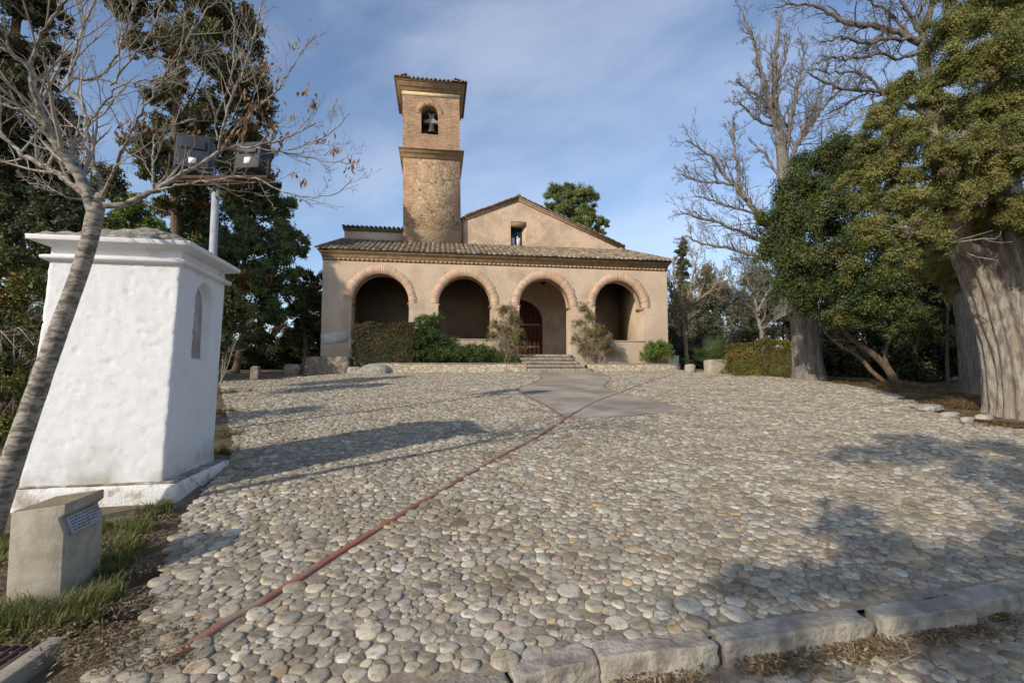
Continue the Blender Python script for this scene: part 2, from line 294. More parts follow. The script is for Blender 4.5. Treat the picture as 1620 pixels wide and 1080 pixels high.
M['plaque'] = mat('grey_plaque', (.30, .32, .34), (.25, .265, .28), 20, rough=.45, spec=.4)
M['ink'] = mat('dark_lettering', (.07, .075, .085), rough=.6)
M['path'] = mat('path_concrete', (.36, .31, .24), (.235, .205, .165), 1.1, c3=(.43, .375, .295), s3=.5, lo3=.48, hi3=.62, fine=.2, bump=.35, bscale=60, bdist=.01)
M['red'] = mat('red_strip', (.29, .10, .07), (.2, .10, .075), 6, c3=(.25, .19, .145), s3=3.5, lo3=.48, hi3=.66, bump=.4, bscale=50, bdist=.006)
M['edge'] = mat('dull_red_edge', (.27, .13, .1), (.2, .13, .1), 5)
M['kerb'] = mat('kerb_limestone', (.40, .355, .29), (.27, .235, .19), 7, c3=(.21, .18, .14), s3=3, lo3=.5, hi3=.72, bump=.9, bscale=30, bdist=.02)
M['stone'] = mat('river_cobble', (1, 1, 1), (.58, .535, .47), 17, lo=.44, hi=.66, c3=(.66, .61, .53), s3=1.5, lo3=.46, hi3=.72, fine=.2, bscale=70, use_col=True, rough=.85, spec=.15, bump=.5, bdist=.008)
M['earth'] = mat('dry_earth', (.17, .13, .085), (.11, .085, .055), 3, c3=(.27, .2, .13), s3=.8, bump=.8, bscale=40, bdist=.02)
M['joint'] = mat('sandy_joint', (.32, .265, .195), (.22, .175, .125), 14, bump=.7, bscale=70, bdist=.01)
M['rubble'] = mat('rubble_masonry', (.27, .215, .16), (.16, .125, .095), 5, c3=(.36, .3, .23), s3=3.2, lo3=.52, hi3=.6, bump=1, bscale=10, bdist=.08)
M['boulder'] = mat('grey_boulder', (.42, .39, .34), (.24, .22, .19), 8, c3=(.14, .13, .11), s3=6, lo3=.58, hi3=.68, bump=.9, bscale=14, bdist=.06)
M['palestone'] = mat('pale_stone', (.42, .37, .29), (.32, .28, .215), 7, bump=.6, bscale=18, bdist=.04)
M['galv'] = mat('galvanised_pole', (.40, .41, .43), (.33, .34, .36), 9, rough=.5, spec=.4)
M['lampgrey'] = mat('lamp_housing', (.05, .056, .066), (.036, .041, .05), 5, rough=.55)
M['lampback'] = mat('lamp_louvre', (.04, .042, .046), rough=.5)
M['rust'] = mat('rusty_steel', (.10, .055, .035), (.065, .038, .026), 9, rough=.85)
M['grate'] = mat('rusty_grate', (.16, .095, .075), (.1, .06, .05), 12, rough=.8, bump=.4)
M['label'] = mat('white_sticker', (.75, .75, .72))
def bark(name, a, b_, st=(9, 9, 1.2), bump=1., bs=3., c3=None): return mat(name, a, b_, 2.2, stretch=st, bump=bump, bscale=bs, bdist=.05, c3=c3, s3=.9, lo3=.5, hi3=.65)
M['juniper_bark'] = bark('shreddy_grey_bark', (.36, .32, .27), (.16, .135, .11), (7, 7, 1.5), 1, 3.4, (.27, .215, .16))
M['dead_wood'] = bark('weathered_dead_wood', (.25, .225, .19), (.145, .125, .105))
M['dark_bark'] = bark('dark_bark', (.12, .092, .07), (.07, .053, .04))
M['pine_bark'] = bark('pine_bark', (.2, .14, .1), (.12, .085, .06))
M['pale_bark'] = mat('pale_ringed_bark', (.36, .325, .275), (.16, .135, .11), 4, stretch=(3, 3, 8), lo=.42, hi=.6, c3=(.12, .105, .085), s3=2.2, lo3=.52, hi3=.66, bump=.6, bscale=9, bdist=.012)
M['twig'] = mat('pale_twig', (.40, .355, .30), (.24, .2, .165), 6)
M['leaf'] = mat('leaf', (1, 1, 1), use_col=True, rough=.6, spec=.3, transl=.22)
M['gloss_leaf'] = mat('gloss_leaf', (1, 1, 1), use_col=True, rough=.5, spec=.3, transl=.18)
M['grass'] = mat('grass_blade', (1, 1, 1), use_col=True, rough=.7, transl=.3)
M['hill'] = mat('far_hill', (.07, .085, .07), (.1, .11, .09), .01)
# ------------------------------------------------------------------ ground
def kerb_y(x): return 2.33 + .262 * (x + .46)          # back edge of the kerb in plan
def gz(x, y):
    x = np.asarray(x, float); y = np.asarray(y, float)
    z = SL * np.clip(y, -40, 27)
    d = np.maximum(0, y - 46); z = z - .10 * d
    d2 = np.maximum(0, np.abs(x) - 30); z = z - .08 * d2
    return np.maximum(z, -40)
def road_drop(x, y): return np.where(y < kerb_y(x) - .08, .10, 0.)
xs = np.unique(np.concatenate([np.linspace(-1500, -60, 14), np.linspace(-60, -12, 25), np.linspace(-12, 14, 105), np.linspace(14, 60, 24), np.linspace(60, 1500, 14)]))
ys = np.unique(np.concatenate([np.linspace(-200, -12, 8), np.linspace(-12, 1, 27), np.linspace(1, 6, 51), np.linspace(6, 30, 61), np.linspace(30, 80, 26), np.linspace(80, 2200, 16)]))
X, Y = np.meshgrid(xs, ys); nx, ny = len(xs), len(ys)
PLAZA_PX = [(150, 1085), (205, 1010), (238, 960), (262, 895), (305, 800), (362, 735), (372, 700), (362, 655), (350, 604)]
plaza = [tuple(G(*q)[:2]) for q in PLAZA_PX] + [(-9.4, 20.0), (-8.6, 23.2), (-6.6, 23.8), (-5.9, 24.25), (.9, 25.3), (3.9, 25.75), (8.9, 26.6), (10.2, 25.6), (11.4, 23.4), (11.5, 20.8)] + [tuple(G(*q)[:2]) for q in [(1330, 607), (1400, 620), (1448, 634), (1470, 650), (1530, 666), (1590, 676), (1680, 690)]] + [(14.5, 8.2), (14.5, kerb_y(14.5) - .05), (-2.2, kerb_y(-2.2) - .05)]
plaza = np.array(plaza)
def inside(px, py, poly):
    px = np.asarray(px, float); py = np.asarray(py, float); r = np.zeros(px.shape, bool); n = len(poly)
    for i in range(n):
        x1, y1 = poly[i]; x2, y2 = poly[(i + 1) % n]
        if y1 == y2: continue
        c = ((y1 > py) != (y2 > py)) & (px < (x2 - x1) * (py - y1) / (y2 - y1) + x1); r ^= c
    return r
Z = gz(X, Y) - road_drop(X, Y) - .035
bumpy = fbm(np.stack([X.ravel() * .35, Y.ravel() * .35, X.ravel() * 0], 1), 4, 3).reshape(X.shape)
ins = inside(X.ravel(), Y.ravel(), plaza).reshape(X.shape)
verge = ((X > 9) | (X < -3)) & (Y > 0) & (Y < 60) & ~ins
Z = Z + np.where(verge, .02 + .10 * np.maximum(bumpy, -.2), -.03) * (np.hypot(X, Y) < 60)
b = MB(); i = np.arange(ny - 1)[:, None] * nx + np.arange(nx - 1)[None, :]
b.add(np.stack([X, Y, Z], 2).reshape(-1, 3), [np.stack([i, i + 1, i + nx + 1, i + nx], 2).reshape(-1, 4)])
b.build('ground', M['earth'], smooth=True, kind='structure')
# far hills
b = MB(); th = np.linspace(0, 2 * math.pi, 181); hh = 60 + 40 * fbm(np.stack([np.cos(th) * 4, np.sin(th) * 4, th * 0], 1), 4, 9)
ring = lambda r, z: np.stack([r * np.cos(th), r * np.sin(th), z + th * 0], 1)
v = np.concatenate([ring(1100, th * 0 - 60), ring(1350, hh), ring(1700, hh + 20), ring(2000, th * 0 - 60)]); n = len(th)
j = np.arange(n - 1); b.add(v, [np.concatenate([np.stack([j + k * n, j + 1 + k * n, j + 1 + (k + 1) * n, j + (k + 1) * n], 1) for k in range(3)])])
b.build('hills', M['hill'], smooth=True, kind='structure')
def sheet(name, poly, m, dz, kind='structure', **k):
    poly = np.asarray(poly); bb = MB(); z = SL * poly[:, 1] + dz; n = len(poly)
    bm = bmesh.new(); vs_ = [bm.verts.new((x, y, q)) for (x, y), q in zip(poly, z)]; f = bm.faces.new(vs_); bmesh.ops.triangulate(bm, faces=[f])
    bm.verts.index_update(); bb.add([x.co[:] for x in bm.verts], np.array([[q.index for q in f.verts] for f in bm.faces])); bm.free()
    o = bb.build(name, m, kind=kind, **k)
    return o
o = sheet('plaza', plaza, M['joint'], 0.003)
bmq = bmesh.new(); bmq.from_mesh(o.data)
for f in bmq.faces:
    f.normal_update()
    if f.normal.z < 0: f.normal_flip()
bmq.to_mesh(o.data); bmq.free()
# concrete path with curved sides, and the red strips
PATH = [(835, 590), (840, 589), (849, 592), (855, 595), (857, 598), (853, 602), (836, 608), (823, 612), (819, 616), (821, 620), (838, 629), (858, 638.5), (895, 661.5), (900, 663), (1002, 657.5), (1069, 653), (1104, 651), (1058, 640), (980, 621), (963, 616), (955.5, 612), (957, 608), (966, 601), (967, 598), (960, 593), (945, 590), (931, 588)]
path = np.array([G(*q)[:2] for q in PATH]); path[0] = (.75, 25.15); path[1] = (.9, 25.0); path[-1] = (4.0, 25.6)
def ribbon(b, pts, w, z0, z1, jit=0.):
    pts = np.asarray(pts); t = np.gradient(pts, axis=0); t /= np.linalg.norm(t, axis=1)[:, None]; nn = np.stack([-t[:, 1], t[:, 0]], 1)
    w = w * (1 + jit * rng.uniform(-1, 1, len(pts)))[:, None] / 2; a = pts + nn * w; c = pts - nn * w; n = len(pts)
    za, zc = SL * a[:, 1:], SL * c[:, 1:]
    v = np.concatenate([np.hstack([a, za + z0]), np.hstack([a, za + z1]), np.hstack([c, zc + z1]), np.hstack([c, zc + z0])]); k = np.arange(n - 1)
    f = np.concatenate([np.stack([k + s * n, k + s * n + 1, k + s2 * n + 1, k + s2 * n], 1) for s, s2 in ((0, 1), (1, 2), (2, 3))]); b.add(v, [f])
def resample(p, step):
    p = np.asarray(p); L = np.concatenate([[0], np.cumsum(np.linalg.norm(np.diff(p, axis=0), axis=1))]); s = np.linspace(0, L[-1], max(2, int(L[-1] / step)))
    return np.stack([np.interp(s, L, p[:, k]) for k in range(p.shape[1])], 1)
def smooth_line(p, it=2):
    p = np.asarray(p, float)
    for _ in range(it):
        q = np.empty((2 * len(p) - 2, p.shape[1])); q[0::2] = .75 * p[:-1] + .25 * p[1:]; q[1::2] = .25 * p[:-1] + .75 * p[1:]; p = np.vstack([p[:1], q, p[-1:]])
    return p
left_edge = smooth_line(path[1:13]); right_edge = smooth_line(path[16:27])
path_s = np.vstack([path[:1], left_edge, path[13:16], right_edge])
o = sheet('path', path_s, M['path'], .011)
bmq = bmesh.new(); bmq.from_mesh(o.data)
for f in bmq.faces:
    f.normal_update()
    if f.normal.z < 0: f.normal_flip()
bmq.to_mesh(o.data); bmq.free()
STRIP = [(262, 1052), (290, 1030), (350, 988), (430, 944), (520, 886), (605, 832), (700, 775), (790, 722), (866, 684), (898, 660), (940, 636), (980, 621.5), (1015, 608), (1067, 591)]
strip = resample(smooth_line([G(*q)[:2] for q in STRIP], 2), .12)
b = MB(); ribbon(b, strip, .062, -.03, .0125, .2); b.build('red_strip', M['red'], kind='structure')
b = MB(); ribbon(b, resample(left_edge, .1), .05, -.03, .0135, .1); ribbon(b, resample(right_edge, .1), .05, -.03, .0135, .1)
faint = np.array([G(*q)[:2] for q in [(1104, 651), (1160, 657), (1235, 663)]]); ribbon(b, resample(faint, .1), .04, -.03, .014, .3)
b.build('path_edging', M['edge'], kind='structure')
# ------------------------------------------------------------------ cobbles, packed one by one
def pack(region, y0, y1, grow, seed, keep):
    r_ = np.random.default_rng(seed); cells = {}; pts = []; cs = .115
    x0, x1 = region[:, 0].min(), region[:, 0].max()
    area = (x1 - x0) * (y1 - y0)
    for rad_lo, rad_hi, dens in ((.064, .086, 4), (.042, .060, 60), (.030, .042, 280), (.020, .030, 700)):
        n = int(area * dens); xx = r_.uniform(x0, x1, n); yy = r_.uniform(y0, y1, n)
        gr = grow(yy); ok = keep(xx, yy) & (r_.uniform(0, 1, n) < 1 / gr ** 2)
        xx, yy, gr = xx[ok], yy[ok], gr[ok]; rr = r_.uniform(rad_lo, rad_hi, len(xx)) * gr
        for x, y, r in zip(xx.tolist(), yy.tolist(), rr.tolist()):
            ci, cj = int(x // cs), int(y // cs); good = True; k = 2
            for a in range(ci - k, ci + k + 1):
                for c in range(cj - k, cj + k + 1):
                    for (u, v_, s) in cells.get((a, c), ()):
                        d = r + s
                        if (u - x) ** 2 + (v_ - y) ** 2 < d * d * .70: good = False; break
                    if not good: break
                if not good: break
            if good: cells.setdefault((ci, cj), []).append((x, y, r)); pts.append((x, y, r))
    return np.array(pts), cells, cs
PAL = np.array([(.43, .40, .345), (.37, .34, .29), (.47, .44, .39), (.33, .305, .26), (.50, .475, .43), (.41, .37, .30), (.30, .275, .235), (.44, .395, .31), (.36, .345, .32), (.40, .33, .25), (.47, .36, .24), (.38, .31, .275)])
PW = np.array([18, 17, 12, 13, 6, 11, 9, 7, 7, 3, 1, 2.]); PW /= PW.sum()
def stones(b, pts, cells, cs, seed, zf, near_y=6.5, exclude=None):
    r_ = np.random.default_rng(seed)
    cols = PAL[r_.choice(len(PAL), len(pts), p=PW)] * r_.uniform(.70, 1.22, (len(pts), 1)) * np.array([1.06, 1.02, .935])
    groups = {}
    for i, (x, y, r) in enumerate(pts):
        near = y < near_y; K = 16 if near else 9
        th = np.arange(K) * 2 * math.pi / K; dx, dy = np.cos(th), np.sin(th)
        al = r_.uniform(0, math.pi); e = r_.uniform(1.0, 1.4); lim = r * 1.6 / np.sqrt((np.cos(th - al) / e) ** 2 + (np.sin(th - al) * e) ** 2)
        rad = lim
        ci, cj = int(x // cs), int(y // cs)
        nb = [q for a in range(ci - 2, ci + 3) for c in range(cj - 2, cj + 3) for q in cells.get((a, c), ()) if q[0] != x or q[1] != y]
        if nb:
            nb = np.array(nb); D = nb[:, :2] - (x, y); d2 = (D ** 2).sum(1); h = (d2 + r * r - nb[:, 2] ** 2) * .5
            dot = D[:, :1] * dx + D[:, 1:] * dy
            q = np.where(dot > 1e-4, h[:, None] / np.maximum(dot, 1e-4), 9); rad = np.minimum(rad, q.min(0))
        rad = rad * (1 + .05 * np.sin(2 * th + r_.uniform(0, 6.28)) + .05 * np.sin(3 * th + r_.uniform(0, 6.28))) if near else rad
        rad = np.maximum(rad - .0012, r * .3)
        rad = .5 * rad + .25 * (np.roll(rad, 1) + np.roll(rad, -1)); rad = .5 * rad + .25 * (np.roll(rad, 1) + np.roll(rad, -1))
        groups.setdefault(near, []).append((x, y, r, rad, cols[i], r_.uniform(.6, 1.35), r_.uniform(-.13, .13, 2), r_.uniform(-.003, .006)))
    for near, g in groups.items():
        K = 16 if near else 9
        RF, ZF = ((1.0, .975, .89, .68, .36), (-.15, .42, .80, .97, 1.0)) if near else ((1.0, .9, .55), (-.1, .6, .95))
        th = np.arange(K) * 2 * math.pi / K; c_, s_ = np.cos(th), np.sin(th)
        x = np.array([q[0] for q in g]); y = np.array([q[1] for q in g]); r = np.array([q[2] for q in g]); rad = np.array([q[3] for q in g]); col = np.array([q[4] for q in g])
        hgt = np.clip(.006 + .13 * r, .007, .019) * np.array([q[5] for q in g]); tl = np.array([q[6] for q in g]); off = np.array([q[7] for q in g]); n = len(g); V = []
        for a, zz in zip(RF, ZF):
            lx = rad * a * c_; ly = rad * a * s_
            z = zf(x, y)[:, None] + SL * ly + hgt[:, None] * zz + off[:, None] + (tl[:, :1] * lx + tl[:, 1:] * ly) * (zz > 0)
            V.append(np.stack([x[:, None] + lx, y[:, None] + ly, z], 2))
        top = np.stack([x, y, zf(x, y) + hgt * 1.02 + off], 1)[:, None, :]
        V = np.concatenate(V + [top], 1); nr = len(RF); per = nr * K + 1
        k = np.arange(K); k2 = (k + 1) % K
        q = np.concatenate([np.stack([k + l * K, k2 + l * K, k2 + (l + 1) * K, k + (l + 1) * K], 1) for l in range(nr - 1)])
        t = np.stack([k + (nr - 1) * K, k2 + (nr - 1) * K, np.full(K, nr * K)], 1)
        base = (np.arange(n) * per)[:, None, None]
        cc = np.repeat(col[:, None, :], per, 1); cc = cc * (1 + .0 * cc); 
        b.add(V.reshape(-1, 3), [(q[None] + base).reshape(-1, 4), (t[None] + base).reshape(-1, 3)], cc.reshape(-1, 3))
sd = strip; sm_d = np.vstack([resample(left_edge, .08), resample(right_edge, .08)])
def near_line(x, y, line, d):
    o = np.zeros(len(x), bool)
    for k in range(0, len(line), 400):
        o |= (np.hypot(x[:, None] - line[None, k:k + 400, 0], y[:, None] - line[None, k:k + 400, 1]).min(1) < d)
    return o
def keep_plaza(x, y):
    m = (np.abs(x - .2) < y * 1.12 + 1.6) & inside(x, y, plaza); 
    ix = np.where(m)[0]; xx, yy = x[ix], y[ix]
    bad = inside(xx, yy, path_s) | (yy < kerb_y(xx) + .05)
    for c in range(0, len(ix), 20000):
        s = slice(c, c + 20000); bad[s] |= near_line(xx[s], yy[s], sm_d, .07); bad[s] |= near_line(xx[s], yy[s], sd[::1], .074)
    m[ix[bad]] = False; return m
grow = lambda y: 1.0 + .5 * np.clip((y - 4.5) / 14, 0, 1)
pts, cells, cs = pack(plaza, 1.4, 26.6, grow, 11, keep_plaza)
print('cobbles', len(pts))
b = MB(); stones(b, pts, cells, cs, 5, lambda x, y: SL * y)
b.build('cobblestones', M['stone'], smooth=True, kind='structure')
# lower road with its own cobbles, beyond the kerb
road = np.array([(-2.2, kerb_y(-2.2) - .10), (14.4, kerb_y(14.4) - .10), (14.4, -6), (-2.2, -6)])
sheet('road', road[::-1], M['joint'], -.10)
def keep_road(x, y): return inside(x, y, road) & (y > .2) & (y < kerb_y(x) - .30 + .10 * np.sin(x * 5) ) & (x > .3) & (x < 6)
p2, c2_, _ = pack(road, .2, 4.4, lambda y: 1.0 + 0 * y, 12, keep_road)
b = MB(); stones(b, p2, c2_, cs, 6, lambda x, y: SL * y - .104); b.build('road_cobblestones', M['stone'], smooth=True, kind='structure')
# ------------------------------------------------------------------ kerb stones along the plaza's front edge
KB = [((640, 1079), (796, 1053), .15, 'worn kerb stone sunk flush at the cobbles, first and flattest of the kerb row'),
      ((800, 1051), (929, 1023), .155, 'sunlit kerb stone with rounded worn end beside a narrow dark joint'),
      ((934, 1021), (1112, 1001), .16, 'sunlit grey kerb stone cracked across the middle, left of the half-shaded one'),
      ((1120, 999), (1350, 964), .165, 'longest kerb stone, half in tree shade and half in sun'),
      ((1356, 957), (1490, 941), .165, 'shaded kerb stone standing forward with a gap at its left end'),
      ((1495, 939), (1640, 914), .17, 'kerb stone wholly in tree shade at the right edge of the photo')]
for k, (a, c, w, lab) in enumerate(KB):
    A_, B_ = G(*a), G(*c); d = (B_ - A_); L = np.linalg.norm(d[:2]); t = d / np.linalg.norm(d); nrm = np.array([t[1], -t[0], 0]); nrm /= np.linalg.norm(nrm)
    n1_, n2_, n3_ = max(8, int(L / .022)), 12, 9; V = []; bx = MB()
    bm = bmesh.new(); bmesh.ops.create_cube(bm, size=1); bmesh.ops.subdivide_edges(bm, edges=bm.edges[:], cuts=26, use_grid_fill=True)
    v = np.array([q.co[:] for q in bm.verts]); f = np.array([[x.index for x in q.verts] for q in bm.faces]); bm.free()
    s = np.array([L * .995, w * .95, .26])
    pw = np.abs(v * 2) ; ex = 22
    nrmz = (pw ** ex).sum(1) ** (1 / ex); v = v / nrmz[:, None]
    p = v * s
    ns = fbm(p * 7 + k * 13, 4, k); p = p + v * 2 * (.016 * ns + .010 * fbm(p * 24 + k, 3, 9 + k))[:, None] + np.array([0, .012, 0]) * fbm(p * 2.2 + k * 5, 2, 40 + k)[:, None]
    p[:, 2] += .010 * fbm(p * np.array([3, 3, 0]) + k, 3, 77 + k)
    fwd = .05 if k == 4 else 0; drop = -.030 if k == 0 else -.014
    w_ = (A_ + B_) / 2 + t * p[:, :1] + nrm * (p[:, 1:2] + w / 2 + fwd - .015) + np.array([0, 0, 1]) * (p[:, 2:] - .13 + .03 + drop)
    org = (A_ + B_) / 2; bx.add(w_ - org, [f]); o = bx.build('kerb_stone', M['kerb'], smooth=True, label=lab, cat='kerb stone', group='kerb stones along the plaza edge'); o.location = org

# the edge course carries on beyond the numbered stones
e0 = G(1642, 914)[:2]; xs_ = np.linspace(e0[0] + .01, 14.4, 60); b = MB(); ribbon(b, np.stack([xs_, kerb_y(xs_) - .085 - (kerb_y(e0[0]) - e0[1]) * 0], 1), .16, -.25, .004, .06); b.build('plaza_kerb', M['kerb'], kind='structure')
# ------------------------------------------------------------------ church (built in its own frame: u along the front, v into depth)
church = thing('church', 'ochre plastered country church with four arched porch and square brick bell tower', 'church', CO, CA)
def ring_mould(b, u0, u1, v0, v1, prof, col=None):
    V = []
    for o_, z in prof: V += [(u0 - o_, v0 - o_, z), (u1 + o_, v0 - o_, z), (u1 + o_, v1 + o_, z), (u0 - o_, v1 + o_, z)]
    m = len(prof); F = []
    for k in range(m - 1):
        for j in range(4): F.append((k * 4 + j, k * 4 + (j + 1) % 4, (k + 1) * 4 + (j + 1) % 4, (k + 1) * 4 + j))
    F.append((0, 3, 2, 1)); F.append(tuple(range((m - 1) * 4, m * 4))); b.add(V, np.array(F), col)
def half_tile(b, p0, p1, r0, r1, up, col, K=6):
    p0 = np.array(p0, float); p1 = np.array(p1, float); up = np.array(up, float); d = p1 - p0; d /= np.linalg.norm(d); s = np.cross(d, up); s /= np.linalg.norm(s); up = np.cross(s, d)
    th = np.linspace(0, math.pi, K + 1); V = []
    for p, r in ((p0, r0), (p1, r1)):
        for t in th: V.append(p + s * r * math.cos(t) + up * r * math.sin(t) * .9)
    n = K + 1; k = np.arange(K)
    b.add(V, [np.stack([k, k + 1, k + 1 + n, k + n], 1), np.arange(n)[::-1].copy(), np.arange(n) + n], col)
def tcol(base=(1, 1, 1), lo=.68, hi=1.3):
    t = rng.uniform(lo, hi); w = rng.uniform(-.07, .07); return (base[0] * t * (1 + w), base[1] * t, base[2] * t * (1 - w))
ARCH = [(1.45, 4.33, 3.35), (5.84, 8.66, 3.35), (10.15, 13.0, 2.56), (14.38, 17.22, 3.35)]
ZS, ZC = 5.19, 6.71
W0, W1 = 0.0, 18.63
holes = [arch_poly(a, c, z, ZS, ZC, 28) for a, c, z in ARCH]
pw = holed('porch_wall', [(W0, 1.2), (W1, 1.2), (W1, 7.5), (W0, 7.5)], [h[::-1] for h in holes[:2] + holes[3:]] + [holes[2][::-1]], 0, .95, M['plaster'], church)
for a, c, z in ARCH:
    b = MB(); cx = (a + c) / 2; hw = (c - a) / 2; n = 58
    for k in range(n):
        t0 = math.pi * (k + .03 + .05 * rng.uniform()) / n; t1 = math.pi * (k + .97 - .05 * rng.uniform()) / n
        ro = 1.0 + rng.choice([.28, .29, .305, .27], p=[.3, .3, .2, .2]) + rng.uniform(-.012, .012)
        f = lambda r, t: (cx + hw * r * math.cos(t), ZS + (ZC - ZS) * (r if r < 1 else 1 + (r - 1) * .95) * math.sin(t))
        tc_ = rng.uniform(.86, 1.12); col = (tc_, tc_ * rng.uniform(.95, 1.12), tc_ * rng.uniform(.92, 1.15))
        if rng.uniform() < .18: col = (col[0] * .98, col[1] * 1.12, col[2] * 1.15)
        b.prism([f(.991, t0), f(ro, t0), f(ro, t1), f(.991, t1)], (-.003, .52), col=col)
    fix_normals(b.build('arch_surround', M['arch_brick'], pw))
    for e, sgn in ((a, 1), (c, -1)):
        b = MB()
        for z0, z1, pr in ((5.07, 5.125, .055), (5.135, 5.20, .085)):
            b.box(min(e - .02 * sgn, e + pr * sgn), max(e - .02 * sgn, e + pr * sgn), .012, .97, z0, z1)
        b.build('impost', M['moulding'], pw)
# pinkish repair strip on the right reveal of the last arch, sills under the three open bays
for a, c, z in ARCH:
    if z > 3: b = MB(); b.box(a - .06, c + .08, -.035, .97, z - .07, z + .004); bevel(b.build('sill', M['palestone'], pw), .015)
def lp(poly, v=0.0): 
    r = []
    for px, py in poly:
        p = FP(px, py, v) - CO; r.append((p @ CU, p[2]))
    return r
for poly in ([(510, 528), (516, 527.5), (530, 524.5), (543, 525), (550, 528), (550.5, 536), (549, 541), (530, 543), (514, 545.5), (509.5, 543), (509, 536)], [(553, 537), (560, 536.5), (564, 543), (567, 549), (565, 553), (558, 553), (552, 548)]):
    b = MB(); b.prism(lp(poly), (-.006, .05)); fix_normals(b.build('lime_patch', M['white_patch'], pw))
# slanting plaster buttress at the left corner
b = MB(); b.prism([(1.62, 1.3), (2.7, 1.3), (2.62, 2.2), (2.0, 2.75), (1.75, 3.1), (1.62, 3.2)], (-.5, .02)); bevel(fix_normals(b.build('buttress', M['plaster'], church)), .12, 3)
# cornice under the porch eave, with its row of small brick teeth
b = MB(); ring_mould(b, W0 + .004, W1 - .004, .004, 4.0, [(0, 7.44), (.05, 7.44), (.05, 7.5), (.08, 7.52), (.08, 7.60), (.12, 7.63), (.17, 7.70), (.2, 7.72), (.2, 7.79)])
co = fix_normals(b.build('porch_cornice', M['moulding'], church))
b = MB(); ring_mould(b, W0 + .004, W1 - .004, .004, 4.0, [(.0, 7.30), (.015, 7.30), (.03, 7.345), (.03, 7.445)]); fix_normals(b.build('bed_course', M['brown_brick'], co))
comb = [(W1 - .06, -.001), (W1 - .06, .0), (W0 + .04, .0), (W0 + .04, -.036)]; u = W0 + .05
while u < W1 - .2: comb += [(u, -.036), (u, -.085), (u + .13, -.085), (u + .13, -.036)]; u += .235
comb += [(W1 - .06, -.036)]; b = MB(); b.prism(comb[1:], (7.35, 7.42), axis='z', col=(1.45, 1.45, 1.45))
fix_normals(b.build('dentil_course', M['brown_brick'], co))
# inside the porch
b = MB(); b.box(.05, 18.55, .02, 3.9, 1.2, 2.557); b.build('porch_floor', M['paving'], church)
for u0, u1 in ((.02, 1.2), (17.225, 18.6)): b = MB(); b.box(u0, u1, .952, 3.79, 1.2, 7.4); b.build('end_wall', M['inner'], church)
b = MB(); b.box(1.21, 9.24, 3.76, 3.805, 2.56, 7.24); b.build('back_wall_shade_panel', M['shade_plaster'], church)  # thin added panel, the porch shade painted as dark brown
b = MB(); b.box(14.9, 17.22, 3.76, 3.805, 2.56, 7.24); b.build('back_wall_shade_panel', M['shade_plaster'], church)  # same painted shade behind the last bay
b = MB(); b.box(.6, 18.1, .9, 3.85, 7.25, 7.3)
ce = b.build('porch_ceiling', M['dark_wood'], church)
for k in range(19):
    b = MB(); u = 1.25 + k * .92; b.box(u - .08, u + .08, .9, 3.85, 7.05, 7.255); b.build('beam', M['dark_wood'], ce)
# nave front wall (also the back wall of the porch) with door and window
dz = arch_poly(9.25, 12.27, 2.57, 4.72, 6.1, 24)
outl = [(.3, 1.2), (18.3, 1.2), (18.3, 9.1), (17.42, 9.1), (17.42, 9.55), (10.74, 12.36), (7.05, 10.8), (7.05, 9.0), (.3, 9.0)]
nav = holed('nave_wall', outl, [dz[::-1], [(10.26, 9.42), (10.26, 10.97), (11.25, 10.97), (11.25, 9.42)]], 3.8, 4.35, M['pink_plaster'], church)
b = MB(); b.box(4.0, 17.4, 4.35, 22, 1.2, 9.5); b.build('nave_side_wall', M['pink_plaster'], church)
b = MB(); b.box(10.0, 12.27, 4.05, 4.06, 2.57, 6.1); b = MB()
for k in range(11):
    x0 = 9.27 + k * .273; xm = x0 + .135; zt = 4.72 + 1.38 * math.sqrt(max(0, 1 - ((xm - 10.76) / 1.51) ** 2)); b.box(x0, x0 + .265, 4.12, 4.18, 2.57, zt)
dr = b.build('door', M['door'], church)
b = MB(); b.box(9.2, 12.3, 4.18, 4.24, 2.57, 6.15); b.build('door_frame', M['dark_wood'], dr)
b = MB()
for z in (3.1, 4.5): b.box(9.3, 12.2, 4.10, 4.122, z, z + .12)
b.build('iron_strap', M['iron'], dr)
# splayed reveal and window
b = MB(); b.prism([(10.255, 10.68), (11.255, 10.68), (11.255, 10.975), (10.255, 10.975)], (3.83, 4.3)); b.build('window_head', M['brown_brick'], nav)
b = MB(); b.add([(11.26, 3.815, 9.4), (11.26, 3.815, 10.70), (11.26, 4.3, 9.4), (11.26, 4.3, 10.7), (10.98, 4.3, 9.4), (10.98, 4.3, 10.7)], [np.array([[0, 1, 5, 4]]), np.array([[0, 4, 2], [1, 3, 5]])]); b.build('window_splay', M['pink_plaster'], nav)
win = MB()
for (x0, x1, z0, z1) in ((10.27, 10.32, 9.42, 10.68), (10.96, 11.01, 9.42, 10.68), (10.32, 10.96, 10.61, 10.68), (10.32, 10.96, 9.42, 9.48), (10.61, 10.67, 9.48, 10.61)): win.box(x0, x1, 4.16, 4.22, z0, z1)
wf = win.build('window', M['lampback'], church)
for x0, x1 in ((10.32, 10.61), (10.67, 10.96)):
    b = MB(); b.box(x0, x1, 4.19, 4.2, 9.48, 10.61); b.build('pane', M['glass'], wf)
    b = MB(); b.box(x0 + .02, x1 - .03, 4.178, 4.186, 9.5, 10.05); b.build('curtain', M['curtain'], wf)
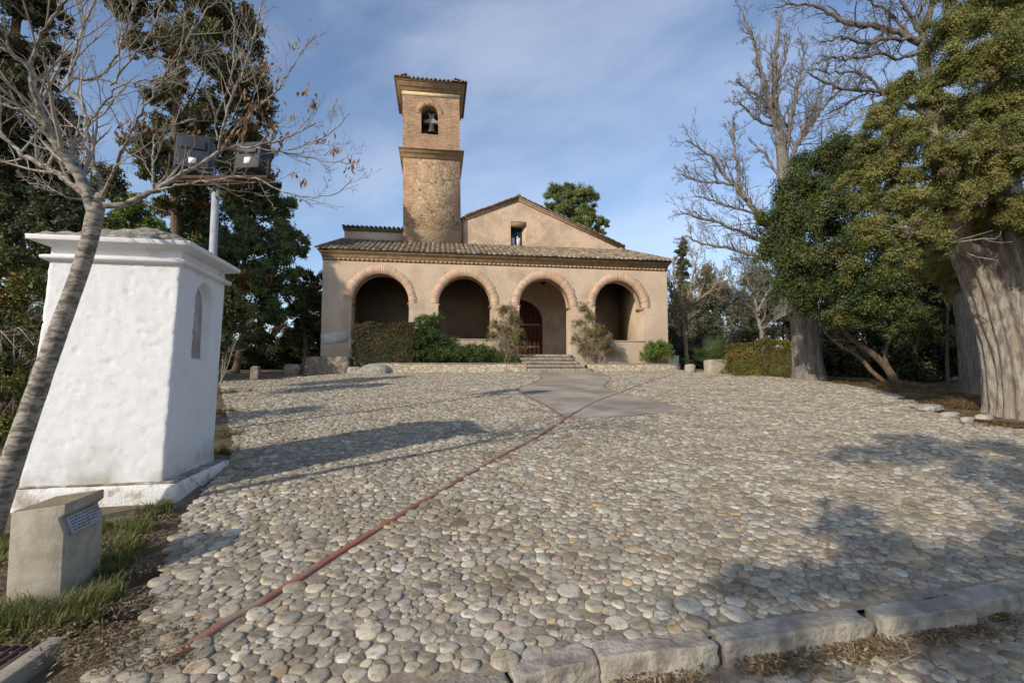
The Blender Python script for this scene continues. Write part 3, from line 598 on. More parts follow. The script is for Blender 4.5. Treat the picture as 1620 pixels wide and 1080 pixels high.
# nave roof with verge tiles along the gable
b = MB()
for sx in (-1, 1):
    A_ = np.array([10.74, 0, 12.42]); E_ = np.array([10.74 + sx * 6.9, 0, 12.42 - 6.9 * .419])
    q = [A_ + (0, 3.66, 0), E_ + (0, 3.66, 0), E_ + (0, 22.3, 0), A_ + (0, 22.3, 0)]; up = np.array([0, 0, .10])
    if sx < 0: q[1] = np.array([7.2, 3.66, 12.42 - 3.54 * .419]); q[2] = q[2]
    b.add(q + [p + up for p in q], np.array([[0, 1, 2, 3], [4, 5, 6, 7], [0, 1, 5, 4], [1, 2, 6, 5], [2, 3, 7, 6], [3, 0, 4, 7]]))
nr = fix_normals(b.build('nave_roof', M['tile'], church))
b = MB()
for sx, L_ in ((-1, 3.5), (1, 6.95)):
    for row, vv in enumerate((3.70, 3.95)):
        s = 0
        while s < L_:
            p0 = np.array([10.74 + sx * (s + .42), vv, 12.53 - .419 * (s + .42)]); p1 = np.array([10.74 + sx * s, vv, 12.53 - .419 * s + .02])
            if s + .42 < L_ + .15: half_tile(b, p0 + (0, rng.uniform(-.015, .015), 0), p1, .12, .10, (0, 0, 1), tcol((1.15, 1.05, .95)))
            s += .36
half_tile(b, (10.74, 3.6, 12.56), (10.74, 4.1, 12.58), .13, .11, (0, 0, 1), tcol())
b.build('verge_tiles', M['tile'], nr)
b = MB()
for sx, x1 in ((-1, 7.22), (1, 17.66)):
    z1 = 12.40 - abs(x1 - 10.74) * .419; b.add([(10.74, y, z) for y in (3.72, 3.82) for z in (12.28, 12.42)] + [(x1, y, z1 + z) for y in (3.72, 3.82) for z in (-.10, .03)], np.array([[0, 1, 5, 4], [2, 3, 7, 6], [0, 2, 6, 4], [1, 3, 7, 5], [4, 5, 7, 6], [0, 1, 3, 2]]))
fix_normals(b.build('verge_course', M['brown_brick'], nr))
b = MB(); b.prism([(17.38, 9.3), (17.62, 9.42), (17.72, 9.52), (17.3, 9.6)], (3.72, 5)); fix_normals(b.build('eave_corbel', M['moulding'], nr))
# low left wing
b = MB(); b.box(.33, 3.9, 3.81, 14, 8.9, 10.06); wg = b.build('side_wing', M['plaster'], church)
b = MB(); ring_mould(b, .33, 3.74, 3.81, 14, [(0, 9.94), (.06, 9.96), (.06, 10.03), (.1, 10.06), (.1, 10.12)])
for k in range(14): half_tile(b, (.30 + k * .262, 3.62, 10.17), (.30 + k * .262, 4.6, 10.34), .105, .1, (0, 0, 1), tcol((.9, .9, .85)))
b.add([(.2, 3.66, 10.12), (3.8, 3.66, 10.12), (3.8, 14, 12), (.2, 14, 12)], np.array([[0, 1, 2, 3]])); b.build('wing_roof', M['tile'], wg)
# porch roof: rows of barrel tiles on one lean-to slope, hipped at both ends
RZ0, RZ1, RV0, RV1 = 7.80, 9.36, -.27, 3.82
slope = (RZ1 - RZ0) / (RV1 - RV0)
b = MB(); b.add([(-.26, RV0, RZ0), (18.92, RV0, RZ0), (17.6, RV1, RZ1), (.28, RV1, RZ1), (18.92, 4.4, RZ0), (-.26, 4.4, RZ0)], [np.array([[0, 1, 2, 3]]), np.array([[1, 4, 2], [0, 3, 5]]), np.array([[0, 5, 4, 1]])], col=(.6, .6, .6))
pr = fix_normals(b.build('porch_roof', M['tile'], church))
b = MB(); u = -.16; ncol = 0
while u < 18.9:
    vmax = RV1
    if u < .28: vmax = RV0 + (u + .26) / .54 * (RV1 - RV0)
    if u > 17.6: vmax = RV0 + (18.92 - u) / 1.32 * (RV1 - RV0)
    v = RV0 - .05; r = 0; du = rng.uniform(-.02, .02)
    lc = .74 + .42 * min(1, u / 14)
    while v < vmax - .1:
        v1 = min(v + .40, vmax); z = lambda q: RZ0 + slope * (q - RV0)
        ju = rng.uniform(-.014, .014); lift = rng.uniform(.0, .02)
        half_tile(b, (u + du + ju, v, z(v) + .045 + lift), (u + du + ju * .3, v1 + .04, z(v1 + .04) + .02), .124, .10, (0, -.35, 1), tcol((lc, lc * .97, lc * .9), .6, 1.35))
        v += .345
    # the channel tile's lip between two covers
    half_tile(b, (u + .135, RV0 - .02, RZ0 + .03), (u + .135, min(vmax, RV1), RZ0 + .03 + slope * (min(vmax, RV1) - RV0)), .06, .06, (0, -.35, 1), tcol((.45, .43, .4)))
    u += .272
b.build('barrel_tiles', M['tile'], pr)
for (a0, a1) in (((-.26, RV0, RZ0 + .06), (.28, RV1, RZ1 + .06)), ((18.92, RV0, RZ0 + .06), (17.6, RV1, RZ1 + .06))):
    b = MB(); a0 = np.array(a0); a1 = np.array(a1); n = 11
    for k in range(n): half_tile(b, a0 + (a1 - a0) * k / n, a0 + (a1 - a0) * (k + 1.1) / n, .125, .105, (0, 0, 1), tcol())
    uu, sg = (-.24, 1) if a0[0] < 5 else (18.9, -1)
    for k in range(6): half_tile(b, (uu - sg * .04, .1 + k * .27, RZ0 + .03), (uu + sg * .35 * (k + .5) / 6, .1 + k * .27, RZ0 + .06 + .13 * k / 2), .105, .09, (0, 0, 1), tcol())
    b.build('hip_tile_row', M['tile'], pr)
# downpipe between tower and gable
b = MB(); b.tube([(7.3, 3.72, 9.1), (7.3, 3.72, 11.1)], .05, 8); b.build('downpipe', M['brown_brick'], church)
# bell tower
LEAN = .14 / 7.4
def lean(o):
    for q in o.data.vertices: q.co.x -= (q.co.z - 9.4) * LEAN
    return o
T0, T1, TV0, TV1 = 3.76, 7.17, 3.4, 6.8
b = MB(); b.box(T0, T1, TV0, TV1, 8.4, 14.5); tw = lean(b.build('bell_tower', M['tower'], church))
bo = arch_poly(4.86, 5.88, 15.97, 17.25, 17.76, 16)[::-1]
for v0, v1 in ((TV0, TV0 + .55), (TV1 - .55, TV1)):
    o = lean(holed('belfry_wall', [(T0, 14.9), (T1, 14.9), (T1, 18.4), (T0, 18.4)], [bo], v0, v1, M['belfry'], tw))
    if v0 == TV0:
        b = MB(); cx = 5.37
        for k in range(26):
            t0, t1 = math.pi * (k + .06) / 26, math.pi * (k + .94) / 26; ro = 1.0 + rng.uniform(.42, .5); t = rng.uniform(.9, 1.2)
            g = lambda r, t_: (cx + .51 * r * math.cos(t_) * (1 if r <= 1 else 1.12), 17.25 + .51 * r * math.sin(t_) * (1 if r <= 1 else 1.12))
            b.prism([g(1.0, t0), g(ro, t0), g(ro, t1), g(1.0, t1)], (TV0 - .012, TV0 + .1), col=(t * 1.25, t * 1.3, t * 1.35))
        lean(fix_normals(b.build('brick_arch', M['brown_brick'], tw)))
for u0 in (T0, T1 - .55): b = MB(); b.box(u0, u0 + .55, TV0 + .55, TV1 - .55, 14.9, 18.4); lean(b.build('belfry_side_wall', M['belfry'], tw))
b = MB(); b.box(T0 + .3, T1 - .3, TV0 + .3, TV1 - .3, 15.6, 15.9); lean(b.build('belfry_floor', M['inner'], tw))
b = MB(); ring_mould(b, T0, T1, TV0, TV1, [(0, 14.42), (.05, 14.44), (.07, 14.55), (.13, 14.68), (.22, 14.76), (.22, 14.93), (.25, 14.94), (.25, 14.985), (0, 15.05)]); lean(fix_normals(b.build('string_course', M['moulding'], tw)))
b = MB(); ring_mould(b, T0, T1, TV0, TV1, [(.012, 18.32), (.03, 18.32), (.03, 18.56), (0, 18.56)]); lean(fix_normals(b.build('pale_frieze', M['frieze'], tw)))
b = MB(); ring_mould(b, T0, T1, TV0, TV1, [(.03, 18.562), (.08, 18.58), (.1, 18.68), (.17, 18.78), (.24, 18.83), (.24, 18.90), (.29, 18.93), (.29, 19.05), (.34, 19.07), (.34, 19.12)]); tco = lean(fix_normals(b.build('tower_cornice', M['moulding'], tw)))
b = MB(); b.add([(T0 - .42, TV0 - .42, 19.12), (T1 + .42, TV0 - .42, 19.12), (T1 + .42, TV1 + .42, 19.12), (T0 - .42, TV1 + .42, 19.12), (5.46, 5.1, 20.1)], [np.array([[0, 1, 4], [1, 2, 4], [2, 3, 4], [3, 0, 4]]), np.array([[0, 3, 2, 1]])], col=(.6, .5, .45))
for k in range(17):
    s = -.36 + k * .259
    half_tile(b, (T0 + s, TV0 - .47, 19.15), (T0 + s, TV0 + .3, 19.36), .1, .09, (0, 0, 1), tcol((1, .85, .75)))
    half_tile(b, (T0 - .47, TV0 + s, 19.15), (T0 + .3, TV0 + s, 19.36), .1, .09, (0, 0, 1), tcol((1, .85, .75)))
    half_tile(b, (T1 + .47, TV0 + s, 19.15), (T1 - .3, TV0 + s, 19.36), .1, .09, (0, 0, 1), tcol((1, .85, .75)))
lean(b.build('tower_roof', M['tile'], tw))
# bell hanging in the belfry
bp_ = loc(5.33, 3.98, 0); bell = thing('bell', 'small bronze bell under a pale cross shaped headstock in the tower opening', 'bell', bp_ + (0, 0, 16.3), CA)
b = MB(); b.lathe([(0, .62), (.1, .62), (.14, .58), (.165, .42), (.19, .25), (.25, .1), (.31, .0), (.29, .0), (.23, .12), (.15, .5), (0, .55)], 24); b.build('bell_body', M['bronze'], bell, smooth=True)
b = MB(); b.prism([(-.47, .62), (.47, .62), (.47, .80), (.34, .80), (.17, .88), (.13, 1.02), (.24, 1.24), (.16, 1.25), (.05, 1.18), (-.05, 1.18), (-.16, 1.25), (-.24, 1.24), (-.13, 1.02), (-.17, .88), (-.34, .80), (-.47, .80)], (-.09, .09)); bevel(fix_normals(b.build('headstock', M['iron'], bell)), .012)
b = MB(); b.tube([(0, 0, .55), (0, 0, .06)], [.012, .02], 8); b.tube([(0, 0, .06), (0, 0, -.04)], [.045, .04], 8); b.build('clapper', M['bronze'], bell)
b = MB(); b.tube([(-.52, 0, .71), (.52, 0, .71)], .035, 8); b.build('axle', M['iron'], bell)
# ------------------------------------------------------------------ steps, planters, boulders by the front
def rough_box(b, x0, x1, y0, y1, z0, z1, amp=.012, step=.12, seed=0, col=None):
    bm = bmesh.new(); bmesh.ops.create_cube(bm, size=1)
    for ax, (a, c) in enumerate(((x0, x1), (y0, y1), (z0, z1))):
        n = max(1, int((c - a) / step)); ed = [e for e in bm.edges if abs((e.verts[1].co - e.verts[0].co)[ax]) > 1e-4 and abs((e.verts[1].co - e.verts[0].co)[(ax + 1) % 3]) < 1e-4 and abs((e.verts[1].co - e.verts[0].co)[(ax + 2) % 3]) < 1e-4]
        if n > 1: bmesh.ops.subdivide_edges(bm, edges=ed, cuts=min(n - 1, 160), use_grid_fill=True)
    v = np.array([q.co[:] for q in bm.verts]); f3 = [[x.index for x in q.verts] for q in bm.faces]; bm.free()
    p = (v + .5) * np.array([x1 - x0, y1 - y0, z1 - z0]) + np.array([x0, y0, z0]); dirs = v * 2; e = (np.abs(dirs) > .98).sum(1)
    p = p + dirs * (amp * fbm(p * 3 + seed, 4, seed) - amp * .8 * (e > 1))[:, None]
    q4 = np.array([f for f in f3 if len(f) == 4]); b.add(p, [q4], col)
st = thing('stone_steps', 'worn grey stone steps rising to the open church doorway between the planters', 'steps', CO, CA)
for k, (z0, z1, v0, u0, u1) in enumerate(((1.45, 1.80, -1.55, 10.35, 13.72), (1.81, 1.99, -1.22, 10.3, 13.45), (2.0, 2.18, -.88, 10.2, 13.2), (2.19, 2.37, -.52, 10.12, 13.05), (2.38, 2.55, -.2, 10.1, 13.02))):
    b = MB(); rough_box(b, u0, u1, v0, .02, z0, z1, .014, .1, k); b.build('step', M['step'], st)
def planter(name, label, pts, z1, seed):     # low wall of pale crazy-paved stones with a thin dark capping; pts in (u, v)
    t = thing(name, label, 'planter wall', CO, CA)
    line = resample(smooth_line(pts, 3), .09); b = MB(); tt = np.gradient(line, axis=0); tt /= np.linalg.norm(tt, axis=1)[:, None]; nn = np.stack([tt[:, 1], -tt[:, 0]], 1)
    zs = np.linspace(1.2, z1, 10); n = len(line); m = len(zs); V = []
    for z in zs:
        o_ = .012 * fbm(np.stack([line[:, 0] * 2.2, line[:, 1] * 2.2, line[:, 0] * 0 + z * 2.2], 1), 3, seed); a = line + nn * (.13 + o_)[:, None]; V.append(np.stack([a[:, 0], a[:, 1], np.full(n, z)], 1))
    a = line - nn * .13; V.append(np.stack([a[:, 0], a[:, 1], np.full(n, z1)], 1)); V.append(np.stack([a[:, 0], a[:, 1], np.full(n, 1.2)], 1))
    V = np.concatenate(V); i = np.arange(m + 1)[:, None] * n + np.arange(n - 1)[None]
    b.add(V, [np.stack([i, i + 1, i + n + 1, i + n], 2).reshape(-1, 4), np.array([[0, n * m + n, n * m, n * (m - 1)]]), np.array([[n - 1, n * (m - 1) + n - 1, n * m + n - 1, n * (m + 1) + n - 1]])])
    fix_normals(b.build('stone_facing', M['crazy'], t))
    b = MB(); w_ = .16
    V = np.concatenate([np.hstack([line + nn * w_, np.full((n, 1), z1)]), np.hstack([line + nn * w_, np.full((n, 1), z1 + .035)]), np.hstack([line - nn * w_, np.full((n, 1), z1 + .035)]), np.hstack([line - nn * w_, np.full((n, 1), z1)])]); k = np.arange(n - 1)
    b.add(V, [np.concatenate([np.stack([k + s * n, k + s * n + 1, k + s2 * n + 1, k + s2 * n], 1) for s, s2 in ((0, 1), (1, 2), (2, 3))])]); fix_normals(b.build('capping', M['step'], t))
    # soil inside
    soil = np.vstack([line, [(line[-1, 0], .0), (line[0, 0], .0)]]); bm = bmesh.new(); f = bm.faces.new([bm.verts.new((x, min(y, -.001) if y > -.01 else y, z1 - .06)) for x, y in soil]); bmesh.ops.triangulate(bm, faces=[f]); bm.verts.index_update()
    b = MB(); b.add([q.co[:] for q in bm.verts], np.array([[q.index for q in f.verts] for f in bm.faces])); bm.free(); b.build('soil', M['earth'], t)
cm_ = bpy.data.materials.new('crazy_paved_stone'); cm_.use_nodes = True; nt = cm_.node_tree; N = nt.nodes; L = nt.links; pb = N['Principled BSDF']; pb.inputs['Roughness'].default_value = .9
t_ = N.new('ShaderNodeTexCoord'); nz = N.new('ShaderNodeTexNoise'); nz.inputs['Scale'].default_value = 3; L.new(t_.outputs['Object'], nz.inputs['Vector'])
vm = N.new('ShaderNodeVectorMath'); vm.operation = 'MULTIPLY_ADD'; vm.inputs[1].default_value = (.25, .25, .25); L.new(nz.outputs['Color'], vm.inputs[0]); L.new(t_.outputs['Object'], vm.inputs[2])
vo = N.new('ShaderNodeTexVoronoi'); vo.inputs['Scale'].default_value = 4.2; ve = N.new('ShaderNodeTexVoronoi'); ve.feature = 'DISTANCE_TO_EDGE'; ve.inputs['Scale'].default_value = 4.2
L.new(vm.outputs[0], vo.inputs['Vector']); L.new(vm.outputs[0], ve.inputs['Vector'])
rp = N.new('ShaderNodeValToRGB'); rp.color_ramp.elements[0].color = (.40, .33, .235, 1); rp.color_ramp.elements[1].color = (.60, .52, .40, 1); sc_ = N.new('ShaderNodeSeparateColor'); L.new(vo.outputs['Color'], sc_.inputs[0]); L.new(sc_.outputs[0], rp.inputs[0])
mr = N.new('ShaderNodeMapRange'); mr.inputs['From Min'].default_value = .02; mr.inputs['From Max'].default_value = .06; L.new(ve.outputs['Distance'], mr.inputs['Value'])
xx = N.new('ShaderNodeMix'); xx.data_type = 'RGBA'; xx.inputs[6].default_value = (.27, .22, .155, 1); L.new(rp.outputs[0], xx.inputs[7]); L.new(mr.outputs[0], xx.inputs[0]); L.new(xx.outputs[2], pb.inputs['Base Color'])
bp2 = N.new('ShaderNodeBump'); bp2.inputs['Strength'].default_value = .6; bp2.inputs['Distance'].default_value = .03; L.new(mr.outputs[0], bp2.inputs['Height']); L.new(bp2.outputs[0], pb.inputs['Normal']); M['crazy'] = cm_
planter('planter_wall', 'long low planter wall of pale irregular stones, left of the church steps', [(2.9, -.75), (3.3, -1.02), (3.9, -1.1), (10.32, -1.1)], 2.02, 3)
planter('planter_wall', 'short low planter wall with rounded end under the round bush, right of the steps', [(13.6, -1.1), (17.9, -1.1), (18.55, -1.0), (18.85, -.7), (18.9, -.3)], 2.02, 5)
def stone_thing(name, label, cat, c, r, seed, m, cut=.55, amp=.3, rz=0, group=None, sub=4):
    b = MB(); v, f = rock((0, 0, 0), r, seed, sub, amp, cut=cut); b.add(v, [f]); o = b.build(name, m, smooth=True, label=label, cat=cat, group=group); o.location = c; o.rotation_euler = (0, 0, rz); return o
c = loc(.55, -.75, 1.85); stone_thing('masonry_block', 'squat block of dark rough masonry at the left corner of the church', 'masonry block', c, (1.06, .42, .52), 3, M['rubble'], .3, .12, CA)
c = FP(592, 587, -1.25); stone_thing('boulder', 'large pale grey boulder at the left end of the long planter wall', 'boulder', c + (0, 0, -.03), (.78, .45, .40), 11, M['boulder'], .8, .42, CA)
c = FP(562, 589, -1.1); stone_thing('boulder', 'small dark boulder in shade between the masonry block and a pale boulder', 'boulder', c + (0, 0, -.02), (.40, .3, .30), 14, M['boulder'], .8, .4, .4)
# ------------------------------------------------------------------ white wayside shrine
SY = .187; SX_ = np.array([math.cos(SY), math.sin(SY), 0]); SV_ = np.array([-math.sin(SY), math.cos(SY), 0]); SC = np.array([-4.12, 5.43, 0])
shr = thing('wayside_shrine', 'whitewashed wayside shrine pillar with arched niche and lichened stone cap', 'shrine', SC, SY)
def grid_box(step, hx, hy, z0, z1):
    bm = bmesh.new(); bmesh.ops.create_cube(bm, size=1)
    for ax, n in enumerate((int(2 * hx / step), int(2 * hy / step), int((z1 - z0) / step))):
        ed = [e for e in bm.edges if abs((e.verts[1].co - e.verts[0].co)[ax]) > 1e-4 and abs((e.verts[1].co - e.verts[0].co)[(ax + 1) % 3]) < 1e-4 and abs((e.verts[1].co - e.verts[0].co)[(ax + 2) % 3]) < 1e-4]
        bmesh.ops.subdivide_edges(bm, edges=ed, cuts=max(1, n), use_grid_fill=True)
    v = np.array([q.co[:] for q in bm.verts]); f = np.array([[x.index for x in q.verts] for q in bm.faces if len(q.verts) == 4]); bm.free()
    return v + .5, v * 2, f
zb, zt = .47, 2.70
t01, d, f = grid_box(.022, .6, .6, zb, zt)
zz = zb + t01[:, 2] * (zt - zb); fr = (zz - zb) / (zt - zb)
hw = .607 - .018 * fr; x = d[:, 0] * hw; y = d[:, 1] * hw
# niche: solve its outline on the right face from the photo
def on_face(px, py):
    dd = pray(px, py); e = np.array([0, 0, EYE]); o_ = SC + SX_ * .60; t = ((o_ - e) @ SX_) / (dd @ SX_); q = e + dd * t - SC; return q @ SV_, q[2]
na, nb_, nc = on_face(302, 566), on_face(330, 569), on_face(326, 452)
ny0, ny1, nz0, nz1 = na[0], nb_[0], (na[1] + nb_[1]) / 2, nc[1]; nr_ = (ny1 - ny0) / 2; nyc = (ny0 + ny1) / 2; nsp = nz1 - nr_
print('niche', ny0, ny1, nz0, nz1)
dist = np.where(zz > nsp, nr_ - np.hypot(y - nyc, zz - nsp), np.minimum(nr_ - np.abs(y - nyc), zz - nz0))
inn = np.clip(dist / .02 + .5, 0, 1) * (d[:, 0] > .99)
pp = np.stack([x, y, zz], 1); edge = (np.abs(d) > .985)[:, :2].sum(1) == 2
ns = fbm(pp * 2.2, 3, 21) * .003 + fbm(pp * 16, 4, 22) * .006 - .012 * np.clip(fbm(pp * 22, 3, 25) * 3 - .9, 0, 1)
nrm = d * (np.abs(d) > .99); nrm[:, 2] = 0
pp = pp + nrm * (ns - .008 * edge + .010 * fbm(pp * np.array([1, 1, 9]), 3, 33) * 1.0 * edge)[:, None]; pp[:, 0] -= .11 * inn
pp[:, 0] += -.04 + .075 * fr; pp[:, 1] += .035 * fr
# a gently swelling foot
foot = np.clip(1 - fr / .08, 0, 1)[:, None] * nrm * .012; pp += foot
stain = np.clip(1.3 - fr / (.12 + .14 * fbm(pp * 2.1, 3, 61)), 0, 1) * np.clip(.55 + 1.1 * fbm(pp * 6, 4, 62), 0, 1); streak = np.clip((fr - .55) / .45, 0, 1) * np.clip(fbm(pp * np.array([9, 9, .7]), 3, 64) * 2.2 - .25, 0, 1)
vc = 1 - stain[:, None] * np.array([.42, .46, .54]) - streak[:, None] * np.array([.10, .10, .10]) - np.clip(fbm(pp * 11, 4, 63) * 2 - .6, 0, .3)[:, None] * .3
b = MB(); b.add(pp, [f], np.clip(vc, .1, 1)); b.build('pillar_body', M['white'], shr, smooth=True)
b = MB(); pl = [(ny0 + .012, nz0 + .012), (ny1 - .012, nz0 + .012)] + [(nyc + (nr_ - .012) * math.cos(t), nsp + (nr_ - .012) * math.sin(t)) for t in np.linspace(0, math.pi, 15)]
b.prism(pl, (.482, .512), axis='x'); o = fix_normals(b.build('niche', M['niche'], shr)); o.location.x = .0
b = MB(); rough_box(b, -.70 + .03, .70 + .03, -.70, .70, .12, .475, .016, .05, 4); o = b.build('plinth', M['plinth'], shr, smooth=True)
b = MB(); rough_box(b, -.675 + .03, .675 + .03, -.675, .675, .47, .486, .008, .06, 8); b.build('plinth_top', M['lichen'], shr, smooth=True)
def sring(name, prof, m, ox=.035, oy=.035):
    b = MB(); ring_mould(b, ox - .59, ox + .59, oy - .59, oy + .59, prof); return bevel(fix_normals(b.build(name, m, shr)), .006)
sring('string_moulding', [(-.02, 2.655), (.03, 2.66), (.052, 2.675), (.055, 2.70), (.02, 2.715), (-.02, 2.72)], M['white'])
sring('neck', [(-.008, 2.715), (-.008, 2.80), (.02, 2.805)], M['white'])
sring('cornice_slab', [(-.01, 2.80), (.125, 2.838), (.13, 2.885), (.10, 2.89)], M['white'])
b = MB(); n = 40; g = np.linspace(-1, 1, n); GX, GY = np.meshgrid(g, g); mx = np.maximum(np.abs(GX), np.abs(GY)); hz = 2.882 + .30 * (1 - mx) ** .95; q = np.stack([GX.ravel() * .715 + .035, GY.ravel() * .715 + .035, hz.ravel()], 1)
q[:, 2] += .028 * fbm(q * 7, 4, 50) + .012 * np.sin(np.hypot(q[:, 0], q[:, 1]) * 40) * (mx.ravel() < .93); i = np.arange(n - 1)[:, None] * n + np.arange(n - 1)[None]
b.add(q, [np.stack([i, i + 1, i + n + 1, i + n], 2).reshape(-1, 4)]); b.build('cap', M['lichen'], shr, smooth=True)
# ------------------------------------------------------------------ concrete information block with a plaque
mo_ = G(8, 957); mon = thing('information_block', 'old concrete lectern block with small engraved grey plaque, in front of the white shrine', 'plaque block', mo_ + (0, 0, -.02), .22)
W_ = .275
pr_ = [(0, -.1), (W_, -.1), (W_, .41), (W_ - .034, .50), (W_, .527), (W_, .585), (0, .552)]
b = MB(); b.prism(pr_, (0, .40)); o = bevel(fix_normals(b.build('block', M['concrete'], mon)), .006)
b = MB(); b.add([(-.001, .004, .554), (W_ + .001, .004, .587), (W_ + .001, .396, .587), (-.001, .396, .554)], np.array([[0, 1, 2, 3]])); b.build('block_top', M['concrete_top'], mon)
sdir = Vector((-.034, 0, .09)).normalized(); ndir = Vector((.09, 0, .034)).normalized(); yd = Vector((0, 1, 0))
Mx = Matrix((( yd.x, sdir.x, ndir.x, W_ - .012), (yd.y, sdir.y, ndir.y, .20), (yd.z, sdir.z, ndir.z, .447), (0, 0, 0, 1)))
b = MB(); b.box(-.155, .155, -.062, .05, -.004, .014, Mx); pq = bevel(b.build('plaque', M['plaque'], mon), .003)
b = MB()
for r in range(5):
    s0 = .034 - r * .019; xx = -.135
    while xx < .12:
        w = float(rng.uniform(.012, .04)); 
        for k in range(int(w / .0055)): b.box(xx + k * .0055, xx + k * .0055 + .0038, s0 - .005 + rng.uniform(0, .002), s0 + .004 - rng.uniform(0, .003), .0135, .0152, Mx)
        xx += w + .007
        if r == 4 and xx > .03: break
b.build('lettering', M['ink'], pq)
b = MB(); rough_box(b, -.02, W_ + .16, -.06, .5, -.16, .012, .012, .05, 9); b.build('footing', M['concrete'], mon, smooth=True)
# ------------------------------------------------------------------ floodlight mast behind the shrine
mp_ = P(331, 500, 8.5); mz = SL * 8.5; zt_ = P(334, 281, 8.5)[2]
mast = thing('floodlight_mast', 'grey steel mast carrying two dark floodlights on a rusty crossbar behind the shrine', 'light mast', (mp_[0], 8.5, mz - .05), 0)
b = MB(); b.tube([(0, 0, 0), (.03, 0, zt_ - mz)], [.070, .060], 16); b.build('pole', M['galv'], mast, smooth=True)
zc_ = zt_ - mz
b = MB()
for dy in (-.09, .09): b.box(-.85, .98, dy - .02, dy + .02, zc_ - .06 + .05, zc_ + .05)
b.box(-.1, .14, -.14, .14, zc_ - .12, zc_ - .01); bevel(b.build('crossbar', M['rust'], mast), .006)
for dx, rz, tl, w, h in ((-.42, .45, -.3, .64, .80), (.62, -.12, -.12, .58, .60)):
    Mx = Matrix.Translation((dx, .02, zc_ + .12)) @ Matrix.Rotation(rz, 4, 'Z') @ Matrix.Rotation(tl, 4, 'X')
    b = MB(); b.add([tuple(Mx @ Vector(q)) for q in [(-w / 2 * .8, -.13, .05), (w / 2 * .8, -.13, .05), (w / 2 * .8, -.13, h - .05), (-w / 2 * .8, -.13, h - .05), (-w / 2, .13, 0), (w / 2, .13, 0), (w / 2, .13, h), (-w / 2, .13, h)]], np.array([[0, 3, 2, 1], [4, 5, 6, 7], [0, 1, 5, 4], [1, 2, 6, 5], [2, 3, 7, 6], [3, 0, 4, 7]]))
    fl = bevel(fix_normals(b.build('floodlight', M['lampgrey'], mast)), .015)
    b = MB(); b.box(-w * .3, w * .3, -.155, -.128, h * .55, h * .8, Mx); bevel(b.build('gear_box', M['lampback'], fl), .01)
    b = MB(); b.box(-.05, .07, -.140, -.131, .13, .25, Mx); b.build('sticker', M['label'], fl)
    b = MB(); b.tube([tuple(Mx @ Vector(q)) for q in [(-w / 2 - .03, 0, h * .45), (-w / 2 - .03, 0, -.06), (w / 2 + .03, 0, -.06), (w / 2 + .03, 0, h * .45)]], .018, 6); b.build('bracket', M['rust'], fl)
# ------------------------------------------------------------------ drain with a rusty grate
da, db = G(-70, 1110), G(66, 1018); dd = db - da; Ld = np.linalg.norm(dd); ang = math.atan2(dd[1], dd[0])
dr_ = thing('drain', 'rusty slotted drain grate in a concrete frame at the bottom left corner', 'drain', da, ang)
sl_ = dd[2] / Ld
def slab(b, x0, x1, y0, y1, z0, z1): b.add([(x, y, z + x * sl_) for z in (z0, z1) for y in (y0, y1) for x in (x0, x1)], np.array([[0, 2, 3, 1], [4, 5, 7, 6], [0, 1, 5, 4], [2, 6, 7, 3], [0, 4, 6, 2], [1, 3, 7, 5]]))
b = MB(); slab(b, -.1, Ld + .03, -.10, -.012, -.12, .02); bevel(b.build('frame', M['concrete'], dr_), .008)
b = MB(); slab(b, -.1, Ld, .21, .26, -.12, .015); bevel(b.build('frame', M['concrete'], dr_), .008)
b = MB(); slab(b, -.1, Ld - .01, -.006, .03, -.06, .006)
for k in range(3): slab(b, -.1, Ld - .01, .055 + k * .05, .08 + k * .05, -.05, .004)
for k in range(9): slab(b, -.08 + k * .06, -.065 + k * .06, .03, .2, -.05, .000)
slab(b, -.1, Ld - .01, .19, .205, -.06, .006); b.build('grate', M['grate'], dr_)
b = MB(); slab(b, -.1, Ld, -.01, .21, -.12, -.09); b.build('drain_floor', M['earth'], dr_)
# ------------------------------------------------------------------ loose stones round the plaza
def gstone(name, label, cat, px, py, r, seed, m, cut=.5, amp=.2, rz=0., dz=0., group=None):
    g = G(px, py); return stone_thing(name, label, cat, (g[0], g[1], g[2] + r[2] * .6 + dz), r, seed, m, cut, amp, rz, group)
gstone('stone_block', 'pale squared stone block under the fan palm, at the far right plaza edge', 'stone', 1133, 590, (.55, .3, .42), 5, M['palestone'], .35, .14, .15)
gstone('rock', 'small pale stone alone between the rounded planter end and a squared block', 'stone', 1092, 589, (.26, .2, .26), 9, M['palestone'], .6, .25, .2)
gstone('stone_block', 'upright shaded stone block by the thin tree trunk behind the shrine', 'stone', 404, 600, (.16, .2, .34), 17, M['rubble'], .3, .1, .2)  # darker stone colour puts the shade under the trees into the material
gstone('stone_block', 'low shaded stone nearest the masonry block, under the left trees', 'stone', 463, 591, (.36, .3, .28), 19, M['rubble'], .5, .2, .1)  # shade painted in here too by the dark stone colour
gstone('flat_rock', 'flat whitish slab lying on the cobbles beside the brown leaf litter', 'stone', 1468, 649, (.34, .24, .09), 23, M['boulder'], .7, .3, .4)
for k, (px, py, s, lab) in enumerate(((1503, 660, .17, 'leftmost of the pale edging stones in front of the leaf litter'), (1530, 668, .14, 'middle pale edging stone in front of the leaf litter'), (1556, 664, .2, 'pale edging stone nearest the foot of the great juniper'))):
    gstone('edging_stone', lab, 'stone', px, py, (s, s * .6, .07), 30 + k, M['palestone'], .7, .3, .3 * k, group='edging stones before the leaf litter')
